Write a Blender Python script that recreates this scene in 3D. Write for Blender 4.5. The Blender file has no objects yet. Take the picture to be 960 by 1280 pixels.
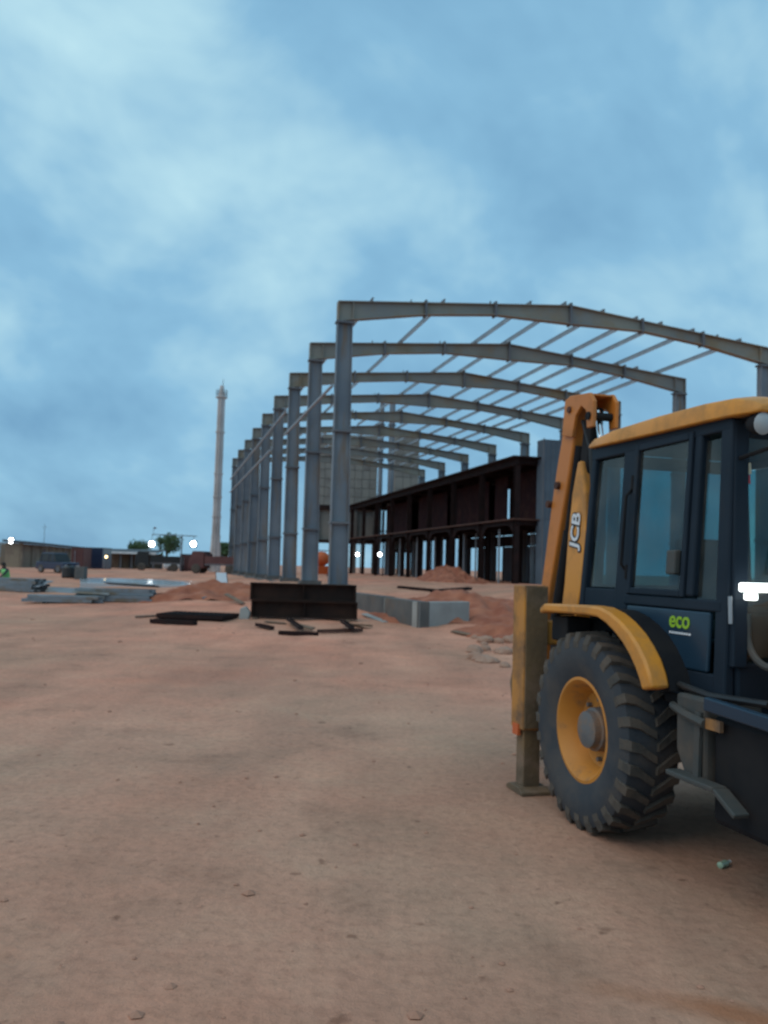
import bpy, bmesh, math, random
import numpy as np
from mathutils import Vector, Matrix

rnd = random.Random(7)
sc = bpy.context.scene
col = sc.collection
R = math.radians

# ------------------------------------------------------------------ camera
EYE = Vector((0, 0, 1.83))
FPX, PITCH, ROLL = 1050.0, R(3.78), R(1.67)
FW = Vector((0, math.cos(PITCH), math.sin(PITCH)))
UP0 = Vector((0, -math.sin(PITCH), math.cos(PITCH)))
RT0 = Vector((1, 0, 0))
RT = RT0 * math.cos(ROLL) + UP0 * math.sin(ROLL)
UP = -RT0 * math.sin(ROLL) + UP0 * math.cos(ROLL)
cd = bpy.data.cameras.new('camera')
cam = bpy.data.objects.new('camera', cd)
col.objects.link(cam)
cam.matrix_world = Matrix(((RT.x, UP.x, -FW.x, EYE.x), (RT.y, UP.y, -FW.y, EYE.y), (RT.z, UP.z, -FW.z, EYE.z), (0, 0, 0, 1)))
cd.sensor_fit = 'VERTICAL'
cd.sensor_height = 36
cd.lens = FPX / 1280 * 36
cd.clip_end = 3000
cd.dof.use_dof = True
cd.dof.focus_distance = 1.3
cd.dof.aperture_fstop = 7.0
sc.camera = cam

# ------------------------------------------------------------------ sky
SUN_EL, SUN_AZ = R(50), R(238)          # azimuth clockwise from +Y
w = bpy.data.worlds.new('World')
sc.world = w
w.use_nodes = True
nt = w.node_tree
N = nt.nodes
N.clear()
def wn(t, **k):
    n = N.new(t)
    for a, b in k.items():
        setattr(n, a, b)
    return n
out = wn('ShaderNodeOutputWorld')
bg = wn('ShaderNodeBackground')
bg.inputs['Strength'].default_value = 0.1
sky = wn('ShaderNodeTexSky', sky_type='NISHITA')
sky.sun_disc = False
sky.sun_elevation = SUN_EL
sky.sun_rotation = SUN_AZ
tc = wn('ShaderNodeTexCoord')
sep = wn('ShaderNodeSeparateXYZ')
nt.links.new(tc.outputs['Generated'], sep.inputs[0])
mx = wn('ShaderNodeMath', operation='MAXIMUM')
mx.inputs[1].default_value = 0.0
nt.links.new(sep.outputs['Z'], mx.inputs[0])
ad = wn('ShaderNodeMath', operation='ADD')
ad.inputs[1].default_value = 0.75
nt.links.new(mx.outputs[0], ad.inputs[0])
dv = wn('ShaderNodeVectorMath', operation='DIVIDE')
cmb = wn('ShaderNodeCombineXYZ')
for i in range(3):
    nt.links.new(ad.outputs[0], cmb.inputs[i])
nt.links.new(tc.outputs['Generated'], dv.inputs[0])
nt.links.new(cmb.outputs[0], dv.inputs[1])
mp = wn('ShaderNodeMapping')
mp.inputs['Location'].default_value = (31.56, 17.16, 8.52)
mp.inputs['Rotation'].default_value = (0, 0, 0)
mp.inputs['Scale'].default_value = (1.2, 0.9, 1.0)
vr = wn('ShaderNodeVectorRotate', rotation_type='Z_AXIS')
vr.inputs['Angle'].default_value = R(40)
nt.links.new(dv.outputs[0], vr.inputs[0])
nt.links.new(vr.outputs[0], mp.inputs[0])
n1 = wn('ShaderNodeTexNoise')
n1.inputs['Scale'].default_value = 2.1
n1.inputs['Detail'].default_value = 5
n1.inputs['Roughness'].default_value = 0.54
n1.inputs['Distortion'].default_value = 0.25
nt.links.new(mp.outputs[0], n1.inputs['Vector'])
cr = wn('ShaderNodeValToRGB')
e = cr.color_ramp.elements
e[0].position = 0.36
e[0].color = (1.75, 3.85, 5.95, 1)
e[1].position = 0.68
e[1].color = (5.9, 8.8, 9.6, 1)
m_ = cr.color_ramp.elements.new(0.5)
m_.color = (2.65, 5.3, 7.45, 1)
n2 = wn('ShaderNodeTexNoise')
n2.inputs['Scale'].default_value = 5.2
n2.inputs['Detail'].default_value = 6
n2.inputs['Roughness'].default_value = 0.55
n2.inputs['Distortion'].default_value = 0.6
nt.links.new(mp.outputs[0], n2.inputs['Vector'])
ma = wn('ShaderNodeMath', operation='MULTIPLY_ADD')
ma.inputs[1].default_value = 0.20
nt.links.new(n2.outputs['Fac'], ma.inputs[0])
mb_ = wn('ShaderNodeMath', operation='SUBTRACT')
mb_.inputs[1].default_value = 0.09
nt.links.new(n1.outputs['Fac'], mb_.inputs[0])
nt.links.new(mb_.outputs[0], ma.inputs[2])
nt.links.new(ma.outputs[0], cr.inputs[0])
mix = wn('ShaderNodeMix', data_type='RGBA')
mix.inputs[0].default_value = 0.9
nt.links.new(sky.outputs[0], mix.inputs[6])
nt.links.new(cr.outputs[0], mix.inputs[7])
nt.links.new(mix.outputs[2], bg.inputs['Color'])
nt.links.new(bg.outputs[0], out.inputs['Surface'])

# ------------------------------------------------------------------ sun behind the cloud
sd = bpy.data.lights.new('sun', 'SUN')
sd.energy = 0.9
sd.angle = R(50)
sd.color = (1.0, 0.80, 0.62)
sun = bpy.data.objects.new('sun', sd)
col.objects.link(sun)
sv = Vector((math.sin(SUN_AZ) * math.cos(SUN_EL), math.cos(SUN_AZ) * math.cos(SUN_EL), math.sin(SUN_EL)))
sun.rotation_euler = sv.to_track_quat('Z', 'Y').to_euler()
sun.location = (0, 0, 60)

sc.view_settings.view_transform = 'Standard'
sc.view_settings.look = 'None'
sc.view_settings.exposure = 0.0
sc.view_settings.gamma = 1.0
sc.view_settings.use_curve_mapping = False

# ------------------------------------------------------------------ materials
MATS = {}
def mat(name, c1, c2=None, scale=3.0, rough=0.7, metal=0.0, bump=0.0, bscale=30.0, emit=0.0, dirt=None, dscale=2.0, dthr=(0.5, 0.65), coat=0.0, detail=6, spec=0.5, streak=1.0):
    m = bpy.data.materials.new(name)
    m.use_nodes = True
    t = m.node_tree
    p = t.nodes['Principled BSDF']
    p.inputs['Roughness'].default_value = rough
    p.inputs['Metallic'].default_value = metal
    p.inputs['Coat Weight'].default_value = coat
    p.inputs['Specular IOR Level'].default_value = spec
    p.inputs['Base Color'].default_value = (*c1, 1)
    if emit:
        p.inputs['Emission Color'].default_value = (*c1, 1)
        p.inputs['Emission Strength'].default_value = emit
    tc0 = t.nodes.new('ShaderNodeTexCoord')
    oi = t.nodes.new('ShaderNodeObjectInfo')
    sh = t.nodes.new('ShaderNodeMath')
    sh.operation = 'MULTIPLY'
    sh.inputs[1].default_value = 60.0
    t.links.new(oi.outputs['Random'], sh.inputs[0])
    vm = t.nodes.new('ShaderNodeVectorMath')
    vm.operation = 'ADD'
    t.links.new(tc0.outputs['Object'], vm.inputs[0])
    t.links.new(sh.outputs[0], vm.inputs[1])
    VEC = vm.outputs[0]
    src = None
    if c2:
        n = t.nodes.new('ShaderNodeTexNoise')
        n.inputs['Scale'].default_value = scale
        n.inputs['Detail'].default_value = detail
        t.links.new(VEC, n.inputs['Vector'])
        rp = t.nodes.new('ShaderNodeValToRGB')
        rp.color_ramp.elements[0].position = 0.35
        rp.color_ramp.elements[0].color = (*c1, 1)
        rp.color_ramp.elements[1].position = 0.68
        rp.color_ramp.elements[1].color = (*c2, 1)
        t.links.new(n.outputs['Fac'], rp.inputs[0])
        src = rp.outputs[0]
    if dirt:
        n = t.nodes.new('ShaderNodeTexNoise')
        n.inputs['Scale'].default_value = dscale
        n.inputs['Detail'].default_value = 8
        n.inputs['Roughness'].default_value = 0.65
        mps = t.nodes.new('ShaderNodeMapping')
        mps.inputs['Scale'].default_value = (1, 1, streak)
        t.links.new(VEC, mps.inputs[0])
        t.links.new(mps.outputs[0], n.inputs['Vector'])
        rp = t.nodes.new('ShaderNodeValToRGB')
        rp.color_ramp.elements[0].position = dthr[0]
        rp.color_ramp.elements[0].color = (0, 0, 0, 1)
        rp.color_ramp.elements[1].position = dthr[1]
        rp.color_ramp.elements[1].color = (1, 1, 1, 1)
        t.links.new(n.outputs['Fac'], rp.inputs[0])
        mxx = t.nodes.new('ShaderNodeMix')
        mxx.data_type = 'RGBA'
        t.links.new(rp.outputs[0], mxx.inputs[0])
        if src:
            t.links.new(src, mxx.inputs[6])
        else:
            mxx.inputs[6].default_value = (*c1, 1)
        mxx.inputs[7].default_value = (*dirt, 1)
        src = mxx.outputs[2]
        rr = t.nodes.new('ShaderNodeMapRange')
        rr.inputs[3].default_value = rough
        rr.inputs[4].default_value = max(rough, 0.85)
        t.links.new(rp.outputs[0], rr.inputs[0])
        t.links.new(rr.outputs[0], p.inputs['Roughness'])
    if src:
        t.links.new(src, p.inputs['Base Color'])
    if bump:
        n = t.nodes.new('ShaderNodeTexNoise')
        n.inputs['Scale'].default_value = bscale
        n.inputs['Detail'].default_value = 5
        t.links.new(VEC, n.inputs['Vector'])
        b = t.nodes.new('ShaderNodeBump')
        b.inputs['Strength'].default_value = bump
        b.inputs['Distance'].default_value = 0.02
        t.links.new(n.outputs['Fac'], b.inputs['Height'])
        t.links.new(b.outputs[0], p.inputs['Normal'])
    MATS[name] = m
    return m

def glass(name, tint, gloss=1.0):
    m = bpy.data.materials.new(name)
    m.use_nodes = True
    t = m.node_tree
    t.nodes.clear()
    o = t.nodes.new('ShaderNodeOutputMaterial')
    tr = t.nodes.new('ShaderNodeBsdfTransparent')
    tr.inputs[0].default_value = (*tint, 1)
    g = t.nodes.new('ShaderNodeBsdfGlossy')
    g.inputs['Roughness'].default_value = 0.06
    f = t.nodes.new('ShaderNodeFresnel')
    f.inputs[0].default_value = 1.5
    mm = t.nodes.new('ShaderNodeMixShader')
    ge = t.nodes.new('ShaderNodeNewGeometry')
    sb = t.nodes.new('ShaderNodeMath')
    sb.operation = 'SUBTRACT'
    sb.inputs[0].default_value = 1.0
    t.links.new(ge.outputs['Backfacing'], sb.inputs[1])
    fm = t.nodes.new('ShaderNodeMath')
    fm.operation = 'MULTIPLY'
    t.links.new(f.outputs[0], fm.inputs[0])
    t.links.new(sb.outputs[0], fm.inputs[1])
    t.links.new(fm.outputs[0], mm.inputs[0])
    t.links.new(tr.outputs[0], mm.inputs[1])
    t.links.new(g.outputs[0], mm.inputs[2])
    # a thin film of dust
    d = t.nodes.new('ShaderNodeBsdfDiffuse')
    d.inputs[0].default_value = (0.35, 0.33, 0.3, 1)
    tcn = t.nodes.new('ShaderNodeTexCoord')
    n = t.nodes.new('ShaderNodeTexNoise')
    n.inputs['Scale'].default_value = 3
    n.inputs['Detail'].default_value = 6
    t.links.new(tcn.outputs['Object'], n.inputs['Vector'])
    mr = t.nodes.new('ShaderNodeMapRange')
    mr.inputs[1].default_value = 0.35
    mr.inputs[2].default_value = 0.8
    mr.inputs[3].default_value = 0.01
    mr.inputs[4].default_value = 0.17
    t.links.new(n.outputs['Fac'], mr.inputs[0])
    m2 = t.nodes.new('ShaderNodeMixShader')
    t.links.new(mr.outputs[0], m2.inputs[0])
    t.links.new(mm.outputs[0], m2.inputs[1])
    t.links.new(d.outputs[0], m2.inputs[2])
    t.links.new(m2.outputs[0], o.inputs[0])
    MATS[name] = m
    return m

mud = (0.23, 0.15, 0.10)
mat('steel_grey', (0.13, 0.155, 0.19), (0.215, 0.235, 0.26), 0.45, 0.6, 0.0, 0.1, 12, dirt=(0.20, 0.135, 0.085), dscale=2.4, dthr=(0.50, 0.72), streak=0.12)
mat('steel_tan', (0.26, 0.24, 0.20), (0.19, 0.19, 0.19), 0.35, 0.6, dirt=(0.26, 0.175, 0.09), dscale=0.4, dthr=(0.52, 0.72))
mat('steel_dark', (0.10, 0.11, 0.13), (0.15, 0.15, 0.16), 1.0, 0.6)
mat('galvanised', (0.36, 0.39, 0.42), (0.26, 0.29, 0.33), 2.0, 0.4, 0.3)
mat('rust', (0.060, 0.026, 0.018), (0.11, 0.045, 0.028), 1.2, 0.8, 0, 0.2, 20)
mat('rust_dark', (0.018, 0.012, 0.012), (0.034, 0.017, 0.016), 1.5, 0.8, 0, 0.2, 25, spec=0.15)
mat('maroon_sheet', (0.036, 0.009, 0.010), (0.020, 0.007, 0.009), 0.8, 0.8, dirt=(0.05, 0.02, 0.016), dscale=1.2, spec=0.15)
mat('girder_black', (0.020, 0.012, 0.010), (0.046, 0.022, 0.015), 1.8, 0.8, 0, 0.15, 25, spec=0.2)
mat('concrete', (0.09, 0.09, 0.088), (0.14, 0.13, 0.12), 1.5, 0.85, 0, 0.4, 18, dirt=(0.2, 0.135, 0.095), dscale=1.2, dthr=(0.5, 0.8))
mat('concrete_pale', (0.36, 0.36, 0.34), (0.28, 0.27, 0.25), 1.5, 0.85, 0, 0.3, 18)
mat('concrete_panel', (0.25, 0.235, 0.21), (0.19, 0.185, 0.175), 0.4, 0.85, dirt=(0.15, 0.13, 0.12), dscale=0.4, dthr=(0.52, 0.8))
mat('slab_wet', (0.50, 0.52, 0.54), (0.40, 0.42, 0.45), 0.4, 0.12, 0, 0.03, 3)
mat('clad_blue', (0.10, 0.135, 0.175), (0.075, 0.10, 0.13), 1.0, 0.5)
mat('plaster_tan', (0.30, 0.24, 0.17), (0.23, 0.18, 0.14), 0.6, 0.9, dirt=(0.16, 0.10, 0.08), dscale=0.35, dthr=(0.5, 0.7))
mat('roof_dark', (0.035, 0.035, 0.045), (0.055, 0.05, 0.055), 1, 0.6)
mat('container_red', (0.09, 0.03, 0.03), (0.12, 0.045, 0.04), 1, 0.6)
mat('stack_white', (0.62, 0.56, 0.54), (0.52, 0.46, 0.44), 0.5, 0.6, dirt=(0.36, 0.30, 0.28), dscale=0.7, dthr=(0.55, 0.8))
mat('white_paint', (0.7, 0.71, 0.72), (0.6, 0.61, 0.62), 2, 0.4)
mat('paint_navy', (0.014, 0.028, 0.065), (0.02, 0.034, 0.078), 2, 0.35, coat=0.3)
mat('sheet_grey', (0.17, 0.20, 0.23), (0.24, 0.27, 0.29), 1.5, 0.55, 0.2, dirt=(0.2, 0.16, 0.12), dscale=1)
mat('tarp_blue', (0.45, 0.55, 0.65), (0.55, 0.62, 0.68), 1, 0.5)
mat('timber', (0.20, 0.13, 0.08), (0.13, 0.085, 0.06), 3, 0.85)
mat('soil_red', (0.27, 0.080, 0.042), (0.42, 0.155, 0.086), 1.6, 0.95, 0, 0.8, 7)
mat('rock', (0.34, 0.185, 0.125), (0.40, 0.25, 0.18), 2.0, 0.9, 0, 0.6, 9)
mat('clod', (0.38, 0.19, 0.125), (0.46, 0.24, 0.16), 3, 0.95)
mat('leaf', (0.045, 0.085, 0.028), (0.075, 0.12, 0.045), 1.3, 0.7)
mat('bark', (0.10, 0.075, 0.055), (0.06, 0.045, 0.035), 4, 0.9)
mat('jcb_yellow', (0.72, 0.29, 0.028), (0.64, 0.255, 0.03), 2.0, 0.42, 0, 0.03, 40, dirt=(0.30, 0.165, 0.07), dscale=3.0, dthr=(0.46, 0.75), coat=0.05)
mat('jcb_yellow_dirty', (0.56, 0.235, 0.035), (0.42, 0.19, 0.05), 2.0, 0.6, 0, 0.1, 30, dirt=(0.14, 0.085, 0.05), dscale=2.6, dthr=(0.40, 0.62))
mat('leg_dirty', (0.115, 0.08, 0.048), (0.20, 0.125, 0.06), 3.0, 0.75, 0, 0.3, 25, dirt=mud, dscale=4, dthr=(0.5, 0.7))
mat('orange_paint', (0.62, 0.13, 0.025), (0.5, 0.10, 0.03), 2, 0.5)
mat('sheet_purple', (0.05, 0.045, 0.055), (0.075, 0.06, 0.065), 0.8, 0.7)
mat('jcb_orange', (0.62, 0.205, 0.028), (0.54, 0.18, 0.03), 2.0, 0.5, 0, 0.03, 40, dirt=(0.30, 0.14, 0.06), dscale=2.2, dthr=(0.5, 0.8))
mat('rim_yellow', (0.60, 0.235, 0.028), (0.50, 0.20, 0.03), 3.0, 0.55, 0, 0.06, 40, dirt=(0.20, 0.12, 0.07), dscale=5.0, dthr=(0.50, 0.72))
mat('red_mark', (0.55, 0.03, 0.03), rough=0.5)
mat('cab_dark', (0.010, 0.019, 0.031), (0.016, 0.025, 0.038), 3, 0.6, 0, 0, 1, dirt=(0.05, 0.04, 0.032), dscale=2.2, dthr=(0.58, 0.95), spec=0.18)
mat('cab_lower', (0.013, 0.036, 0.062), (0.018, 0.042, 0.072), 2, 0.3, 0, 0, 1, dirt=(0.11, 0.09, 0.075), dscale=2.2, dthr=(0.60, 1.0), coat=0.1, spec=0.3)
mat('black_rubber', (0.055, 0.056, 0.054), (0.085, 0.080, 0.072), 5, 0.85, 0, 0.15, 40, dirt=(0.15, 0.115, 0.088), dscale=4.5, dthr=(0.36, 0.80), spec=0.2)
mat('tyre_wall', (0.036, 0.044, 0.055), (0.060, 0.063, 0.068), 4, 0.8, 0, 0.1, 60, dirt=(0.12, 0.095, 0.075), dscale=2.6, dthr=(0.52, 0.9), spec=0.25)
mat('hub_grey', (0.13, 0.135, 0.14), (0.09, 0.09, 0.095), 5, 0.6, dirt=mud, dscale=6)
mat('black_metal', (0.012, 0.013, 0.016), (0.022, 0.021, 0.022), 4, 0.7, dirt=(0.035, 0.028, 0.023), dscale=3, dthr=(0.55, 0.9), spec=0.12)
mat('tank_grey', (0.055, 0.062, 0.060), (0.038, 0.043, 0.044), 3, 0.65, dirt=(0.12, 0.092, 0.07), dscale=3, dthr=(0.45, 0.8))
mat('chrome', (0.75, 0.76, 0.78), rough=0.15, metal=1.0)
mat('seat_cloth', (0.03, 0.03, 0.032), (0.05, 0.05, 0.05), 10, 0.9)
mat('lamp_glass', (0.42, 0.44, 0.45), rough=0.25)
mat('mirror_glass', (0.6, 0.63, 0.66), rough=0.05, metal=1.0)
mat('eco_green', (0.28, 0.48, 0.02), rough=0.5)
mat('print_white', (0.75, 0.77, 0.8), rough=0.5)
mat('print_black', (0.012, 0.012, 0.012), rough=0.5)
mat('sticker_red', (0.5, 0.03, 0.04), rough=0.5)
mat('sticker_cream', (0.62, 0.55, 0.38), rough=0.5)
mat('lamp_white', (0.95, 1.0, 1.0), emit=14)
mat('lamp_near', (0.93, 1.0, 0.97), emit=2.2)
mat('lamp_yellow', (1.0, 0.72, 0.35), emit=5)
mat('vest_green', (0.25, 0.65, 0.22), (0.2, 0.55, 0.18), 6, 0.8)
mat('cloth_dark', (0.03, 0.032, 0.045), (0.045, 0.045, 0.055), 8, 0.9)
mat('skin', (0.13, 0.07, 0.045), rough=0.6)
mat('hair_black', (0.012, 0.011, 0.011), rough=0.8)
mat('plastic_black', (0.012, 0.012, 0.014), (0.02, 0.02, 0.02), 4, 0.45)
mat('bottle_pale', (0.35, 0.5, 0.36), rough=0.25)
glass('cab_glass', (0.36, 0.60, 0.65))
glass('screen_glass', (0.74, 0.82, 0.82))

def ground_mat():
    m = bpy.data.materials.new('earth')
    m.use_nodes = True
    t = m.node_tree
    p = t.nodes['Principled BSDF']
    p.inputs['Roughness'].default_value = 0.95
    p.inputs['Specular IOR Level'].default_value = 0.2
    tcn = t.nodes.new('ShaderNodeTexCoord')
    def noise(s, d, ro=0.55, dist=0.0, vec=None):
        n = t.nodes.new('ShaderNodeTexNoise')
        n.inputs['Scale'].default_value = s
        n.inputs['Detail'].default_value = d
        n.inputs['Roughness'].default_value = ro
        n.inputs['Distortion'].default_value = dist
        t.links.new(vec or tcn.outputs['Object'], n.inputs['Vector'])
        return n.outputs['Fac']
    def ramp(f, stops):
        r = t.nodes.new('ShaderNodeValToRGB')
        el = r.color_ramp.elements
        while len(el) < len(stops):
            el.new(0.5)
        for q, (pos, c) in zip(el, stops):
            q.position = pos
            q.color = (*c, 1)
        t.links.new(f, r.inputs[0])
        return r.outputs[0]
    def mixc(f, a, b, mode='MIX', k=None):
        mm = t.nodes.new('ShaderNodeMix')
        mm.data_type = 'RGBA'
        mm.blend_type = mode
        if k is None:
            t.links.new(f, mm.inputs[0])
        else:
            mm.inputs[0].default_value = k
        for s, i in ((a, 6), (b, 7)):
            if isinstance(s, tuple):
                mm.inputs[i].default_value = (*s, 1)
            else:
                t.links.new(s, mm.inputs[i])
        return mm.outputs[2]
    base = ramp(noise(0.16, 5), [(0.33, (0.57, 0.262, 0.168)), (0.45, (0.535, 0.276, 0.184)), (0.55, (0.488, 0.276, 0.186)), (0.68, (0.43, 0.268, 0.180))])
    mid = ramp(noise(0.9, 8, 0.66), [(0.3, (0.70, 0.70, 0.70)), (0.42, (0.92, 0.95, 0.95)), (0.5, (1, 1, 1)), (0.6, (1.02, 1.07, 1.07)), (0.74, (1.2, 1.14, 1.1))])
    c = mixc(None, base, mid, 'MULTIPLY', 1.0)
    mpw = t.nodes.new('ShaderNodeMapping')
    mpw.inputs['Rotation'].default_value = (0, 0, R(-35))
    mpw.inputs['Scale'].default_value = (1.0, 0.45, 1)
    mpw.inputs['Location'].default_value = (4.0, 2.0, 0)
    t.links.new(tcn.outputs['Object'], mpw.inputs[0])
    worn = ramp(noise(0.42, 6, 0.6, 0.4, mpw.outputs[0]), [(0.34, (0.86, 0.88, 0.90)), (0.46, (0.97, 0.98, 0.99)), (0.54, (1.04, 1.04, 1.05)), (0.66, (1.15, 1.17, 1.19))])
    c = mixc(None, c, worn, 'MULTIPLY', 1.0)
    fine = ramp(noise(14, 6, 0.7), [(0.28, (0.72, 0.71, 0.70)), (0.5, (1, 1, 1)), (0.75, (1.16, 1.15, 1.15))])
    c = mixc(None, c, fine, 'MULTIPLY', 0.8)
    # faint wheel tracks running up the yard
    mpn = t.nodes.new('ShaderNodeMapping')
    mpn.inputs['Rotation'].default_value = (0, 0, R(14))
    mpn.inputs['Scale'].default_value = (1.0, 0.09, 1)
    t.links.new(tcn.outputs['Object'], mpn.inputs[0])
    tr = ramp(noise(1.0, 4, 0.5, 0.3, mpn.outputs[0]), [(0.36, (0.91, 0.91, 0.91)), (0.48, (1, 1, 1)), (0.62, (1.04, 1.04, 1.04))])
    c = mixc(None, c, tr, 'MULTIPLY', 0.85)
    # redder, looser earth beyond the trafficked yard
    sx_ = t.nodes.new('ShaderNodeSeparateXYZ')
    t.links.new(tcn.outputs['Object'], sx_.inputs[0])
    wv_ = t.nodes.new('ShaderNodeMath')
    wv_.operation = 'MULTIPLY_ADD'
    t.links.new(noise(0.22, 5), wv_.inputs[0])
    wv_.inputs[1].default_value = 14.0
    t.links.new(sx_.outputs['Y'], wv_.inputs[2])
    mr_ = t.nodes.new('ShaderNodeMapRange')
    mr_.interpolation_type = 'SMOOTHSTEP'
    mr_.inputs[1].default_value = 13.0
    mr_.inputs[2].default_value = 25.0
    t.links.new(wv_.outputs[0], mr_.inputs[0])
    c = mixc(mr_.outputs[0], c, mixc(None, c, (1.14, 0.98, 0.95), 'MULTIPLY', 1.0))
    # small dark clods and damp specks
    sp = ramp(noise(5.5, 3, 0.5), [(0.27, (0.52, 0.48, 0.46)), (0.33, (1, 1, 1))])
    c = mixc(None, c, sp, 'MULTIPLY', 0.8)
    # a scrape of fresh red soil beside the machine
    mq = t.nodes.new('ShaderNodeMapping')
    mq.vector_type = 'TEXTURE'
    mq.inputs['Location'].default_value = (1.62, 3.62, 0)
    mq.inputs['Rotation'].default_value = (0, 0, R(-22))
    mq.inputs['Scale'].default_value = (0.75, 0.16, 50)
    t.links.new(tcn.outputs['Object'], mq.inputs[0])
    wob = t.nodes.new('ShaderNodeTexNoise')
    wob.inputs['Scale'].default_value = 2.2
    wob.inputs['Detail'].default_value = 5
    t.links.new(tcn.outputs['Object'], wob.inputs['Vector'])
    vadd = t.nodes.new('ShaderNodeVectorMath')
    vadd.operation = 'MULTIPLY_ADD'
    t.links.new(wob.outputs['Color'], vadd.inputs[0])
    vadd.inputs[1].default_value = (1.5, 1.5, 0)
    vadd.inputs[2].default_value = (-.75, -.75, 0)
    vs_ = t.nodes.new('ShaderNodeVectorMath')
    vs_.operation = 'ADD'
    t.links.new(vadd.outputs[0], vs_.inputs[0])
    t.links.new(mq.outputs[0], vs_.inputs[1])
    ln = t.nodes.new('ShaderNodeVectorMath')
    ln.operation = 'LENGTH'
    t.links.new(vs_.outputs[0], ln.inputs[0])
    fr = ramp(ln.outputs['Value'], [(0.25, (0.75, 0.75, 0.75)), (1.0, (0, 0, 0))])
    c = mixc(fr, c, (0.40, 0.16, 0.075))
    t.links.new(c, p.inputs['Base Color'])
    b = t.nodes.new('ShaderNodeBump')
    b.inputs['Strength'].default_value = 0.8
    b.inputs['Distance'].default_value = 0.05
    t.links.new(noise(6, 10, 0.68), b.inputs['Height'])
    t.links.new(b.outputs[0], p.inputs['Normal'])
    MATS['earth'] = m
ground_mat()

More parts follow.
